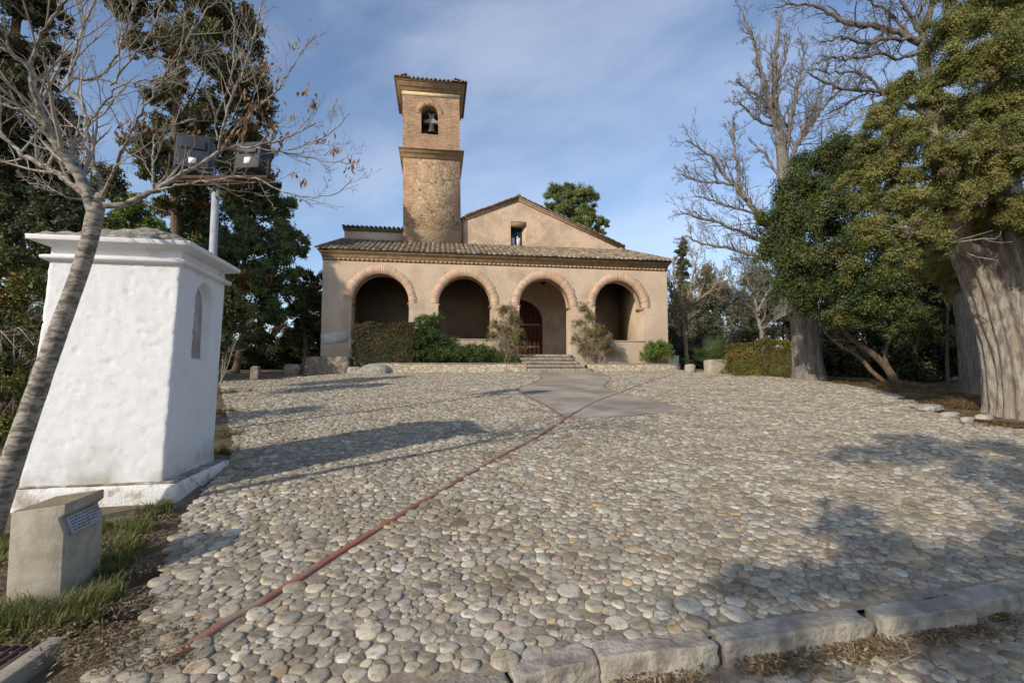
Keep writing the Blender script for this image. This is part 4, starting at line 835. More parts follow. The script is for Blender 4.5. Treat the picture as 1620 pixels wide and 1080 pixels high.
# ------------------------------------------------------------------ foliage and branches
def unit(n, r_): v = r_.normal(size=(n, 3)); return v / np.linalg.norm(v, axis=1)[:, None]
def add_leaves(b, C, Nrm, L, W, col, r_, droop=0., spread=.8):
    n = len(C); nn = Nrm + spread * r_.normal(size=(n, 3)); nn /= np.linalg.norm(nn, axis=1)[:, None]
    t = np.cross(nn, unit(n, r_)); t /= np.linalg.norm(t, axis=1)[:, None] + 1e-6
    if droop: t = t + np.array([0, 0, -droop]); t /= np.linalg.norm(t, axis=1)[:, None]
    s = np.cross(nn, t); s /= np.linalg.norm(s, axis=1)[:, None] + 1e-6
    l = L * r_.uniform(.6, 1.3, (n, 1)); w = W * r_.uniform(.7, 1.25, (n, 1))
    V = np.stack([C - t * l * .5, C + s * w * .5 + nn * w * .12, C + t * l * .5, C - s * w * .5 + nn * w * .12], 1)
    b.add(V.reshape(-1, 3), [np.arange(4 * n).reshape(n, 4)], np.repeat(col, 4, 0))
def foliage(b, blobs, n, L, W, pal, seed, sub=26, sr=.34, inner=.2, brown=None, brown_p=0., droop=0., spread=.8, up=.35, flat=1., fine=0., spray=0.):
    """Crown: every blob (centre, radii) carries clumps spread over it, every clump its leaves; gaps stay between clumps."""
    r_ = np.random.default_rng(seed); pal = np.array(pal); wts = np.array([np.mean(np.array(q[1]) ** 2) if np.ndim(q[1]) else q[1] ** 2 for q in blobs]); wts = wts / wts.sum()
    for (c, rad), w in zip(blobs, wts):
        c = np.array(c, float); rad = np.broadcast_to(np.array(rad, float), (3,)); k = max(5, int(sub)); m = int(n * w)
        d = unit(k, r_); d[:, 2] = np.where(d[:, 2] < -.55, -d[:, 2] * .6, d[:, 2]); q = r_.uniform(.62, 1.04, (k, 1)); q[r_.uniform(size=k) < inner] *= .55
        cc = c + d * rad * q; cr_ = rad.mean() * sr * r_.uniform(.55, 1.35, k)
        pc = pal[r_.integers(0, len(pal), k)] * r_.uniform(.8, 1.2, (k, 1))
        if brown is not None: bb = r_.uniform(size=k) < brown_p; pc[bb] = np.array(brown) * r_.uniform(.8, 1.2, (bb.sum(), 1))
        which = r_.integers(0, k, m); e = unit(m, r_); rr = np.minimum(1.25, np.abs(r_.normal(.72, .28, (m, 1))))
        # each clump breaks into small tufts
        if fine:
            nt = 14; td = unit(k * nt, r_).reshape(k, nt, 3); ti = r_.integers(0, nt, m); e2 = td[which, ti] * rr * .9 + unit(m, r_) * fine
        else: e2 = e * rr
        P_ = cc[which] + e2 * cr_[which][:, None] * np.array([1, 1, flat])
        N_ = e2 / (np.linalg.norm(e2, axis=1)[:, None] + 1e-6) + np.array([0, 0, up])
        jit = r_.uniform(.72, 1.3, (m, 1)); col = pc[which] * jit * GAIN * np.stack([r_.uniform(.9, 1.12, m), np.ones(m), r_.uniform(.8, 1.2, m)], 1)
        add_leaves(b, P_, N_, L, W, np.clip(col, .004, .9), r_, droop, spread)
def cth(px): return 1 / math.hypot(1, (px - 810) / FPX)     # wide-angle stretch of round things towards the frame's sides
def pxr(px, py, r, Y, ry=None, yr=None): return (P(px, py, Y), (r / FPX * Y * cth(px), (yr if yr is not None else r) / FPX * Y, (ry if ry is not None else r) / FPX * Y))
GAIN = 1.75
class Twigs:
    def __init__(s, seed): s.r = np.random.default_rng(seed); s.pl = {}; s.rl = {}; s.tips = []
    def put(s, p, r): s.pl.setdefault(len(p), []).append(p); s.rl.setdefault(len(p), []).append(r)
    def sprout(s, line, r0, r1, n, length, level, ang=(35, 65), up=.25, start=.2, wob=.18, shrink=.55, kids=(7, 5, 4), bias=(0, 0, 0), taper=.35):
        line = np.asarray(line, float); m = len(line); R_ = s.r
        for k in range(n):
            f = start + (1 - start) * ((k + R_.uniform(0, 1)) / n); x = f * (m - 1); i = min(int(x), m - 2); p = line[i] + (line[i + 1] - line[i]) * (x - i); d = line[i + 1] - line[i]; d /= np.linalg.norm(d) + 1e-9
            a = R(R_.uniform(*ang)); side = np.cross(d, R_.normal(size=3)); side /= np.linalg.norm(side) + 1e-9
            q = d * math.cos(a) + side * math.sin(a) + np.array([0, 0, up]) + np.array(bias); q /= np.linalg.norm(q)
            ln = length * R_.uniform(.55, 1.25) * (1.1 - .5 * f); rr = max(.0022, min((r0 + (r1 - r0) * f) * .62, ln * .03 + .001)); mm = 6; pts = [p]
            for j in range(mm - 1):
                q = q + wob * R_.normal(size=3) + np.array([0, 0, up * .25]); q /= np.linalg.norm(q); pts.append(pts[-1] + q * ln / (mm - 1))
            pts = np.array(pts); rad = np.linspace(rr, rr * taper, mm); s.put(pts, rad); s.tips.append(pts[-1])
            if level > 0: s.sprout(pts, rr, rr * taper, kids[-level] if level <= len(kids) else kids[0], ln * shrink, level - 1, ang, up, .25, wob, shrink, kids, bias, taper)
    def flush(s, b, k=4, rmin=0.):
        for m in s.pl: b.tubes(np.array(s.pl[m]), np.maximum(np.array(s.rl[m]), rmin), k)
def pline(pts, sm=2): return smooth_line([P(*q) for q in pts], sm)
def trunk_mesh(b, px, widths, Y, k=24, rough=.12, ridge=0., seed=0, sm=2, ridge_n=9, foot=None):
    pts = [P(a, c, Y) if len(q) == 2 else P(*q) for q in px for a, c in [q[:2]]]; rad = [w / 2 / FPX * (q[2] if len(q) > 2 else Y) * cth(q[0]) for w, q in zip(widths, px)]
    if foot is not None: pts = [np.array(foot)] + pts; rad = [rad[0] * 1.25] + rad
    a = np.hstack([np.array(pts), np.array(rad)[:, None]]); a = resample(smooth_line(a, sm), max(.05, min(rad) * .6)); b.tube(a[:, :3], a[:, 3], k, rough=rough, ridge=ridge, seed=seed, ridge_n=ridge_n); return a
def tree(name, label, cat='tree', at=(0, 0, 0), group=None): return thing(name, label, cat, at, 0, group)
def done(b, name, m, par, smooth=False):   # part authored in world space, stored relative to its thing
    o_ = np.array(par.location); b.v = [v - o_ for v in b.v]; return b.build(name, m, par, smooth)
OLIVE = [(.12, .118, .034), (.098, .104, .029), (.14, .13, .04), (.082, .09, .027)]
DARK = [(.055, .06, .024), (.066, .072, .027), (.042, .048, .019), (.075, .07, .028)]
CEDAR = [(.08, .083, .033), (.10, .10, .037), (.06, .065, .026), (.09, .08, .031)]
LAUREL = [(.040, .055, .015), (.052, .067, .018), (.028, .042, .013), (.064, .070, .021)]
BUSH = [(.04, .068, .018), (.05, .08, .02), (.03, .052, .016)]
BRIGHT = [(.085, .115, .022), (.07, .10, .02), (.10, .12, .028)]
HOLM = [(.04, .048, .02), (.05, .058, .024), (.032, .04, .017)]
BROWN = (.16, .085, .035)
# ---- the bare young tree leaning in front of the shrine
YT = 4.0
bt = tree('bare_tree', 'leaning leafless young tree with pale ringed bark, a few dry leaves, before the white shrine', at=P(-26, 862, 3.95))
b = MB(); tw = Twigs(4)
trunk_mesh(b, [(-26, 862), (-2, 790), (30, 700), (62, 608), (88, 535), (110, 475), (128, 425), (142, 380), (151, 335), (155, 318), (157, 306)], [56, 48, 41, 37, 35, 33, 31, 30, 32, 27, 16], YT, 20, .07, seed=2)
LIMBS = [  # pixel traces with depth, start and end width in pixels, twigs, twig length
 ([(152, 345, 4), (135, 290, 3.95), (111, 259, 3.9), (92, 228, 3.85), (74, 200, 3.8), (62, 170, 3.75), (56, 148, 3.7), (48, 107, 3.62), (22, 88, 3.55), (-15, 72, 3.5)], 30, 9, 16, .55),
 ([(48, 107, 3.62), (58, 70, 3.6), (72, 38, 3.55), (100, 8, 3.5), (125, -20, 3.45)], 10, 5, 9, .5),
 ([(146, 318, 4), (118, 296, 4.05), (93, 274, 4.1), (62, 258, 4.15), (37, 248, 4.2), (20, 232, 4.2), (5, 214, 4.2), (-20, 190, 4.2)], 17, 7, 12, .5),
 ([(74, 200, 3.8), (50, 180, 3.8), (20, 168, 3.8), (-25, 160, 3.8)], 10, 5, 7, .45),
 ([(161, 315, 4), (160, 292, 4.05), (148, 263, 4.1), (142, 235, 4.15), (137, 205, 4.2), (133, 168, 4.25), (118, 148, 4.25), (95, 128, 4.3), (74, 113, 4.3)], 15, 7, 12, .5),
 ([(107, 140, 4.25), (112, 110, 4.28), (120, 80, 4.3), (130, 45, 4.35), (150, 5, 4.4), (158, -25, 4.4)], 9, 5, 9, .5),
 ([(112, 122, 4.28), (135, 126, 4.3), (160, 124, 4.35), (178, 100, 4.4), (195, 60, 4.45), (213, 5, 4.5), (220, -20, 4.5)], 8, 4, 9, .45),
 ([(175, 135, 4.3), (205, 95, 4.4), (240, 55, 4.45), (258, 8, 4.5), (262, -15, 4.5)], 6, 3, 9, .4),
 ([(137, 205, 4.2), (165, 160, 4.15), (190, 130, 4.1), (250, 128, 4.1), (300, 100, 4.05)], 6, 2.5, 9, .4),
 ([(164, 325, 4), (185, 327, 4.03), (207, 320, 4.06), (240, 304, 4.1), (262, 290, 4.12), (281, 278, 4.15), (315, 263, 4.2), (344, 241, 4.25), (356, 232, 4.28), (405, 233, 4.3), (455, 218, 4.35), (500, 195, 4.4)], 17, 3, 12, .42),
 ([(346, 240, 4.25), (354, 207, 4.2), (363, 163, 4.15), (380, 125, 4.1), (396, 89, 4.05), (406, 50, 4.0), (413, 8, 4.0)], 7, 3, 11, .38),
 ([(352, 235, 4.28), (372, 200, 4.4), (405, 170, 4.45), (437, 148, 4.5), (460, 110, 4.55), (474, 85, 4.6), (500, 57, 4.6)], 6, 2.5, 11, .38),
 ([(344, 222, 4.25), (340, 190, 4.35), (352, 160, 4.35), (368, 120, 4.4), (372, 60, 4.45), (366, 5, 4.5)], 5, 2.5, 9, .36),
 ([(240, 305, 4.1), (243, 259, 4.1), (240, 215, 4.15), (262, 200, 4.2), (310, 188, 4.25)], 6.5, 3, 9, .36),
 ([(250, 300, 4.1), (290, 292, 4.0), (333, 284, 3.95), (400, 278, 3.95), (444, 304, 3.95), (490, 312, 3.95), (530, 310, 3.95), (558, 283, 3.95)], 6, 2, 11, .3),
 ([(405, 233, 4.3), (463, 244, 4.35), (519, 256, 4.35), (556, 258, 4.35)], 4, 2, 9, .28),
 ([(455, 236, 4.3), (492, 228, 4.3), (530, 208, 4.3), (553, 180, 4.3)], 3.2, 1.6, 7, .24),
 ([(158, 318, 4), (180, 270, 3.8), (200, 220, 3.65), (232, 165, 3.55), (262, 120, 3.5), (300, 60, 3.45), (330, 10, 3.4)], 8, 3, 12, .4),
 ([(148, 315, 4), (120, 318, 3.9), (85, 300, 3.85), (45, 290, 3.8)], 5, 2, 7, .3),
 ([(300, 62, 3.6), (312, 30, 3.6), (316, -10, 3.6)], 4, 2, 6, .3)]
for pts, w0, w1, nt_, ln in LIMBS:
    a = np.array([P(*q) for q in pts]); Yl = np.array([q[2] for q in pts]); rad = np.interp(np.arange(len(pts)), [0, len(pts) - 1], [w0, w1]) / 2 / FPX * Yl * .62
    q = resample(smooth_line(np.hstack([a, rad[:, None]]), 2), .05); q[1:-1, :3] += .006 * rng.normal(size=(len(q) - 2, 3)); b.tube(q[:, :3], q[:, 3], 8, rough=.1, seed=int(w0 * 7))
    tw.sprout(q[:, :3], q[0, 3], q[-1, 3], int(nt_ * 1.15), ln * 1.2, 2, (22, 62), .2, .12, .09, .5, (4, 3))
done(b, 'trunk', M['pale_bark'], bt, True)
b = MB(); tw.flush(b, 4, .0013); done(b, 'twigs', M['twig'], bt)
b = MB(); r_ = np.random.default_rng(3)
for px, py, Y, n in ((200, 205, 4.1, 10), (231, 205, 4.15, 9), (415, 108, 4.1, 12), (428, 112, 4.1, 8), (480, 145, 4.4, 8), (492, 160, 4.4, 9), (528, 238, 4.35, 8), (555, 262, 4.35, 9), (474, 286, 4.0, 8), (388, 190, 4.3, 16), (400, 170, 4.3, 12), (378, 215, 4.3, 12), (432, 215, 4.35, 16), (445, 225, 4.35, 10), (418, 200, 4.35, 12), (500, 222, 4.35, 5), (306, 210, 4.2, 5), (470, 190, 4.4, 4), (465, 70, 4.5, 4), (375, 145, 4.2, 8), (430, 160, 4.5, 7), (365, 225, 4.3, 8), (340, 300, 4., 5)):
    n = int(n * 1.5); c = P(px, py, Y) + r_.normal(size=(n, 3)) * np.array([.04, .04, .045]); add_leaves(b, c, unit(n, r_) * .6, .072, .025, np.array([(.24, .135, .06)]) * r_.uniform(.6, 1.3, (n, 1)), r_, 1.6, .7)
done(b, 'dry_leaves', M['leaf'], bt)
# ---- conifers on the left
def conifer(name, label, foot, top, tw_, blobs, n, L, W, pal, seed, brown_p=.06, sub=26, group='tall conifers left of the church', droop=.35, barkm='pine_bark', limbs=14, fine=.35, sr=.34, lean_to=None):
    t = tree(name, label, at=foot, group=group); b = MB(); foot = np.array(foot); top = np.array(top); s = np.linspace(0, 1, 14)[:, None]; ln = foot + (top - foot) * s + np.array([.12, .1, 0]) * np.sin(s * 9)
    b.tube(ln, tw_ * (1.15 - .95 * s[:, 0]), 14, rough=.12, seed=seed); tg = Twigs(seed)
    for c, rad in blobs:
        c = np.array(c); z = min(max(c[2] - np.linalg.norm(c[:2] - foot[:2]) * .35, foot[2] + 1.2), top[2] - .2); f = (z - foot[2]) / (top[2] - foot[2]); p0 = foot + (top - foot) * f; q = smooth_line([p0, p0 * .5 + c * .5 + np.array([0, 0, -.15]), c], 2); b.tube(q, np.linspace(tw_ * .30, .02, len(q)), 6)
        tg.sprout(q, .03, .015, 6, np.mean(rad) * .7, 1, (40, 75), .05, .4, .12, .5, (4,))
    tg.flush(b, 3, .006); done(b, 'trunk', M[barkm], t, True)
    b = MB(); foliage(b, blobs, n, L, W, pal, seed + 1, sub, sr, .2, BROWN, brown_p, droop, .8, .25, .8, fine); done(b, 'crown', M['leaf'], t); return t
Y1 = 23.5
conifer('cedar_tree', 'tallest dark conifer with brown tinged lower branches, right behind the floodlight mast', (*P(267, 560, Y1)[:2], 1.45), P(300, -160, Y1), .27,
    [pxr(*q) for q in ((300, -60, 75, Y1), (245, 5, 52, Y1), (330, 20, 62, Y1 - 1), (372, 55, 48, Y1), (272, 78, 52, Y1 + 1), (325, 110, 58, Y1 - 2), (388, 135, 38, Y1 - 1), (405, 180, 34, Y1), (262, 150, 40, Y1), (350, 195, 52, Y1 - 1), (290, 215, 48, Y1 + 1), (395, 235, 44, Y1), (335, 262, 52, Y1 - 1), (250, 255, 48, Y1 - 1), (225, 225, 30, Y1), (290, 300, 46, Y1 - 1), (395, 290, 44, Y1), (200, 20, 34, Y1), (420, 150, 18, Y1), (215, 75, 26, Y1), (170, 300, 40, Y1))],
    95000, .24, .085, CEDAR, 21, .09, 26)
Y2 = 16.8
conifer('cedar_tree', 'dark conifer cut off by the left edge of the photo, behind the bare tree', (P(20, 560, Y2)[0], Y2, 1.0), P(30, -200, Y2), .26,
    [pxr(*q) for q in ((40, -90, 70, Y2), (0, 0, 80, Y2), (62, 20, 45, Y2), (85, 95, 30, Y2), (30, 100, 60, Y2), (-40, 120, 80, Y2), (55, 170, 55, Y2 - 1), (85, 215, 40, Y2), (20, 235, 70, Y2), (95, 270, 38, Y2), (40, 310, 65, Y2), (-40, 280, 80, Y2), (20, 390, 75, Y2 - 1), (75, 355, 40, Y2), (120, 310, 34, Y2), (-50, 420, 80, Y2))],
    75000, .21, .075, DARK, 31, .04, 26)
Y3 = 24.5
conifer('drooping_conifer', 'broad dark green conifer with drooping sprays between the shrine and the church', (*G(372, 589)[:2], 1.5), P(405, 285, Y3), .17,
    [pxr(*q) for q in ((405, 320, 42, Y3), (440, 335, 32, Y3), (375, 345, 40, Y3 - 1), (430, 375, 46, Y3), (462, 385, 26, Y3), (385, 405, 46, Y3 - 1.5), (345, 390, 40, Y3), (435, 425, 44, Y3 - 1), (355, 450, 40, Y3 - 1), (400, 465, 50, Y3 - 1.5), (445, 470, 36, Y3), (370, 505, 36, Y3), (425, 515, 38, Y3), (335, 500, 30, Y3), (400, 545, 24, Y3), (300, 400, 40, Y3), (290, 350, 44, Y3))],
    90000, .22, .06, [(.055, .075, .026), (.07, .09, .03), (.042, .06, .022), (.085, .095, .03)], 41, .05, 24, droop=.9)
Y4 = 26.5
conifer('small_conifer', 'small dark pointed conifer close to the church left corner', (*P(478, 575, Y4)[:2], 1.55), P(489, 425, Y4), .14,
    [pxr(*q) for q in ((489, 440, 12, Y4), (482, 465, 20, Y4), (497, 480, 18, Y4), (474, 500, 24, Y4), (496, 515, 20, Y4), (470, 535, 26, Y4))], 26000, .17, .06, DARK, 51, .02, 20)
Y5 = 31
def broadleaf(name, label, foot, tops, tr, blobs, n, L, W, pal, seed, m='gloss_leaf', sub=28, group=None, brown_p=0., barkm='dark_bark', sr=.36, spread=.9, limb=True, droop=0., fine=.0, twn=5):
    t = tree(name, label, at=foot, group=group); b = MB(); tg = Twigs(seed); foot = np.array(foot, float)
    for top in tops:
        top = np.array(top); q = smooth_line([foot - (0, 0, .2), foot * .6 + top * .4 + rng.normal(size=3) * .1, top], 3); b.tube(q, np.linspace(tr, tr * .45, len(q)), 12, rough=.12, seed=seed)
    for c, rad in blobs:
        p0 = min((np.array(x) for x in tops), key=lambda x: np.linalg.norm(x - c)); q = smooth_line([p0 * .75 + foot * .25, p0 * .5 + np.array(c) * .5, np.array(c)], 2); b.tube(q, np.linspace(tr * .4, .015, len(q)), 6)
        tg.sprout(q, .03, .012, twn, np.mean(rad) * .8, 1, (35, 70), .1, .4, .15, .5, (4,))
    tg.flush(b, 3, .005); done(b, 'trunk', M[barkm], t, True)
    b = MB(); foliage(b, blobs, n, L, W, pal, seed + 1, sub, sr, .2, BROWN, brown_p, droop, spread, .35, 1., fine); done(b, 'crown', M[m], t); return t
broadleaf('evergreen_oak', 'dark glossy broadleaf tree half hidden by the church left corner', (*P(505, 575, Y5)[:2], 1.7), [P(505, 500, Y5)], .16, [pxr(*q) for q in ((508, 450, 18, Y5), (498, 480, 24, Y5), (512, 520, 24, Y5), (490, 530, 22, Y5), (500, 560, 22, Y5), (470, 555, 20, Y5))], 16000, .16, .10, HOLM, 61)
for k, (px, py, r, Y, lab) in enumerate(((415, 560, 34, 29, 'dark rounded shrub in deep shade between two upright stone blocks'), (350, 555, 30, 27, 'dark shrub in shade right beside the white shrine edge'), (455, 560, 30, 30, 'dark shrub in shade behind the low stone by the church'))):
    g = P(px, 595, Y); broadleaf('shrub', lab, (g[0], Y, 1.55), [P(px, py, Y)], .05, [pxr(px - r * .4, py, r * .8, Y), pxr(px + r * .5, py + 8, r * .7, Y), pxr(px, py - r * .4, r * .7, Y)], 7000, .14, .08, HOLM, 70 + k, 'leaf', 18)
Ys = 7.6
sh = tree('arching_shrub', 'sunlit yellow green shrub with arching bare branches at the left edge, behind the bare tree', 'shrub', at=(*P(10, 700, Ys)[:2], .45)); b = MB(); tg = Twigs(8); base = np.array(sh.location)
for k in range(26):
    a = rng.uniform(0, 6.28); end = base + np.array([math.cos(a) * rng.uniform(.3, 1.5), math.sin(a) * rng.uniform(.2, .9), rng.uniform(1.2, 2.7)]); mid = base * .45 + end * .55 + np.array([0, 0, .5]); q = smooth_line([base + rng.normal(size=3) * .12 * (1, 1, 0), mid, end, end + np.array([math.cos(a) * .5, .0, -.35])], 3); b.tube(q, np.linspace(.016, .004, len(q)), 5); tg.sprout(q, .01, .004, 9, .5, 1, (30, 70), .1, .3, .2, .5, (4,))
tg.flush(b, 3, .0025); done(b, 'stems', M['twig'], sh, True)
b = MB(); foliage(b, [pxr(*q) for q in ((15, 430, 45, Ys), (50, 455, 32, Ys), (5, 500, 55, Ys), (52, 530, 34, Ys), (20, 570, 50, Ys), (50, 615, 36, Ys), (0, 640, 55, Ys), (30, 690, 48, Ys), (-40, 540, 70, Ys), (60, 690, 24, Ys))], 30000, .06, .032, [(.10, .10, .022), (.07, .08, .02), (.13, .11, .028), (.05, .065, .018)], 9, 30, .36, .2, (.2, .11, .04), .12, 0, .9, .3, 1, .4); done(b, 'leaves', M['leaf'], sh)
for k, (px, py, r, Y, pal, lab) in enumerate(((205, 345, 34, 14, BRIGHT, 'light green bush showing just above the shrine cap'), (95, 330, 40, 12.5, HOLM, 'dark bush with brown twigs left behind the shrine cap'), (330, 470, 44, 13.5, DARK, 'dark shrub in the gap right behind the shrine'))):
    broadleaf('shrub', lab, (P(px, py, Y)[0], Y, SL * Y), [P(px, py + r * .6, Y)], .06, [pxr(px, py, r, Y), pxr(px - r * .8, py + r * .6, r * .8, Y), pxr(px + r * .8, py + r * .7, r * .8, Y), pxr(px, py + r * 1.6, r, Y)], 11000, .11, .05, pal, 90 + k, 'leaf', 20, fine=.4)
for k, (px, py, r, Y, lab) in enumerate(((385, 572, 26, 33, 'low dark shrub at ground level left of the upright stone block'), (440, 572, 26, 34, 'low dark shrub at ground level between the two shaded stone blocks'), (490, 570, 26, 33, 'low dark shrub behind the masonry block'), (340, 575, 26, 32, 'low dark shrub at ground level behind the pale sapling'))):
    broadleaf('shrub', lab, (P(px, 590, Y)[0], Y, 1.6), [P(px, py, Y)], .05, [pxr(px - 16, py, 20, Y), pxr(px + 16, py + 2, 20, Y), pxr(px, py - 14, 18, Y), pxr(px - 6, py + 16, 22, Y), pxr(px + 14, py + 16, 20, Y)], 12000, .16, .09, HOLM, 170 + k, 'leaf', 18)
# dense planting closing the view behind the shrine, one tree after another
for k, (px, top, Y, r, lab) in enumerate(((90, 150, 30, 60, 'dark distant conifer seen low between the bare branches at left'), (185, 285, 28, 55, 'dark conifer behind the shrine cap, left of the tall cedar trunk'), (310, 330, 31, 55, 'dark conifer behind the lamp pole'))):
    h = 590 - top; conifer('dark_conifer', lab, (P(px, 580, Y)[0], Y, 1.6), P(px, top, Y), .2, [pxr(px + r * .5 * math.sin(j * 2.4), top + 25 + j * h / 8.5, r * (.35 + .07 * j), Y) for j in range(8)], 30000, .24, .09, DARK, 110 + 7 * k, .05, 18)
sp = tree('sapling', 'thin pale bare sapling right beside the shrine foot', 'sapling', at=G(350, 606)); b = MB(); tg = Twigs(15); bs = np.array(sp.location)
for e in ((P(352, 530, 17.5)), (P(374, 536, 17.5)), (P(358, 560, 17.2))): q = smooth_line([bs, bs * .5 + e * .5 + (.05, 0, .1), e], 3); b.tube(q, np.linspace(.03, .01, len(q)), 6); tg.sprout(q, .012, .006, 6, .5, 1, (30, 60), .2, .3, .15, .5, (3,))
tg.flush(b, 3, .006); done(b, 'stems', M['twig'], sp, True)
# ---- the great juniper at the right
YR = 10.3
ju = tree('juniper_tree', 'huge old juniper with furrowed grey trunk and olive green crown at the right edge', at=(*P(1640, 668, YR)[:2], .6)); b = MB(); tg = Twigs(44)
trunk_mesh(b, [(1652, 700), (1646, 672), (1638, 630), (1626, 560), (1608, 500), (1590, 440), (1572, 395), (1566, 360)], [262, 204, 168, 150, 144, 144, 150, 150], YR, 120, .24, .15, 7, 2, 11)
for pts, w0, w1 in (([(1560, 400, YR), (1535, 365, 10), (1515, 320, 9.6), (1490, 270, 9.3), (1470, 200, 9.2)], 80, 22), ([(1590, 380, YR), (1580, 310, 10.3), (1570, 230, 10.3), (1580, 120, 10.3), (1590, 20, 10.3)], 95, 26), ([(1620, 390, YR), (1650, 330, 10.3), (1680, 260, 10), (1700, 150, 10)], 90, 30), ([(1545, 400, 10), (1510, 385, 9.4), (1470, 380, 9), (1430, 360, 8.8)], 36, 10), ([(1560, 380, 10.3), (1510, 345, 10.8), (1440, 300, 11), (1390, 260, 11)], 40, 12)):
    a = np.array([P(*q) for q in pts]); rad = np.linspace(w0, w1, len(pts)) / 2 / FPX * 10 * .72; q = resample(smooth_line(np.hstack([a, rad[:, None]]), 2), .1); b.tube(q[:, :3], q[:, 3], 16, rough=.16, ridge=.12, seed=int(w0), ridge_n=4); tg.sprout(q[:, :3], q[0, 3] * .4, q[-1, 3] * .6, 9, .9, 1, (35, 75), .15, .3, .2, .55, (5, 4))
tg.flush(b, 4, .005); done(b, 'trunk', M['juniper_bark'], ju, True)
b = MB(); JB = [(1425, 150, 36, 9.2), (1395, 195, 36, 9.4), (1440, 215, 44, 8.9), (1372, 245, 34, 9.8), (1355, 290, 28, 9.9), (1415, 275, 42, 9.2), (1470, 165, 34, 9.4), (1390, 330, 36, 9.4), (1440, 325, 42, 9.0), (1480, 265, 48, 8.7), (1500, 60, 44, 9.6), (1545, 25, 55, 9.4), (1600, -10, 65, 9.2), (1520, 120, 52, 9.2), (1575, 100, 60, 8.8), (1640, 80, 70, 8.9), (1530, 190, 44, 9.4), (1590, 180, 52, 8.9), (1640, 200, 60, 8.6), (1535, 245, 48, 8.8), (1590, 270, 56, 8.6), (1660, 300, 60, 8.6), (1545, 310, 44, 8.9), (1500, 330, 44, 8.9), (1450, 372, 36, 8.9), (1405, 372, 32, 9.2), (1425, 410, 26, 9.0), (1480, 395, 28, 8.9), (1620, 345, 48, 8.7), (1665, 380, 44, 8.7), (1500, -20, 40, 10), (1580, 350, 34, 9.4), (1370, 370, 26, 9.6), (1650, 20, 60, 10.2), (1700, 180, 80, 9.5), (1505, 390, 34, 11.5), (1530, 420, 26, 11.8), (1475, 430, 34, 11.8), (1515, 455, 26, 12.2), (1490, 350, 40, 11)]
foliage(b, [pxr(*q) for q in JB], 800000, .046, .017, OLIVE, 45, 26, .36, .22, (.10, .085, .038), .06, 0, .6, .55, .85, .40)
done(b, 'crown', M['leaf'], ju)
# ---- old dead cypress trunk with its bare silver top
YD = 20.2
de = tree('dead_cypress', 'old furrowed cypress trunk whose bare grey top rises into the sky, behind the laurel', at=G(1280, 602)); b = MB(); tg = Twigs(61)
trunk_mesh(b, [(1282, 612), (1279, 585), (1273, 520), (1266, 450), (1257, 380), (1248, 320), (1242, 280), (1236, 240)], [64, 49, 42, 39, 34, 28, 24, 17], YD, 40, .14, .18, 9, 2, 5)
DL = [([(1246, 300), (1236, 240), (1228, 180), (1224, 120), (1228, 70), (1232, 28)], 24, 4, 26, 1.3), ([(1238, 245), (1218, 170), (1203, 110), (1190, 60), (1174, 18)], 14, 3, 24, 1.2), ([(1242, 250), (1252, 180), (1266, 120), (1276, 68)], 13, 3, 24, 1.2), ([(1234, 200), (1208, 160), (1185, 142), (1164, 130)], 9, 3, 18, .9), ([(1238, 290), (1222, 262), (1206, 240), (1192, 224)], 8, 3, 10, .7),
      ([(1246, 260), (1275, 205), (1310, 160), (1345, 130)], 10, 3, 24, 1.3), ([(1250, 290), (1290, 245), (1325, 215), (1365, 180)], 10, 3, 24, 1.3), ([(1248, 275), (1262, 220), (1296, 150), (1310, 100)], 9, 3, 22, 1.2), ([(1255, 310), (1300, 280), (1335, 250)], 8, 3, 18, 1.2),
      ([(1262, 420), (1225, 375), (1195, 335), (1170, 305), (1140, 265), (1115, 238), (1085, 222)], 15, 3, 28, 1.4), ([(1178, 315), (1168, 275), (1160, 235), (1162, 195)], 8, 3, 20, 1.1), ([(1160, 292), (1125, 288), (1095, 283), (1078, 275)], 6, 2.5, 18, 1.0), ([(1240, 400), (1190, 375), (1140, 352), (1095, 342), (1076, 335)], 9, 3, 26, 1.2), ([(1250, 430), (1200, 405), (1150, 392), (1105, 385), (1085, 372)], 9, 3, 26, 1.2), ([(1200, 340), (1170, 330), (1130, 318), (1098, 310)], 6, 2.5, 18, 1.0), ([(1230, 190), (1226, 150), (1240, 100), (1250, 60)], 9, 3, 20, 1.0), ([(1222, 200), (1195, 190), (1175, 165), (1160, 162)], 6, 3, 14, .8)]
for k, (pts, w0, w1, nt_, ln) in enumerate(DL):
    dy = rng.uniform(-.9, .9); a = np.array([P(x, y, YD + dy * j / len(pts)) for j, (x, y) in enumerate(pts)]); rad = np.linspace(w0, w1, len(pts)) / 2 / FPX * YD * .74; q = resample(smooth_line(np.hstack([a, rad[:, None]]), 2), .18); q[1:-1, :3] += .03 * rng.normal(size=(len(q) - 2, 3)); b.tube(q[:, :3], q[:, 3], 8, rough=.15, seed=k); tg.sprout(q[:, :3], q[0, 3] * .7, q[-1, 3] * .8, int(nt_ * 1.15), ln, 2, (25, 60), .22, .15, .2, .5, (6, 5))
tg.flush(b, 3, .0055); done(b, 'trunk', M['dead_wood'], de, True)
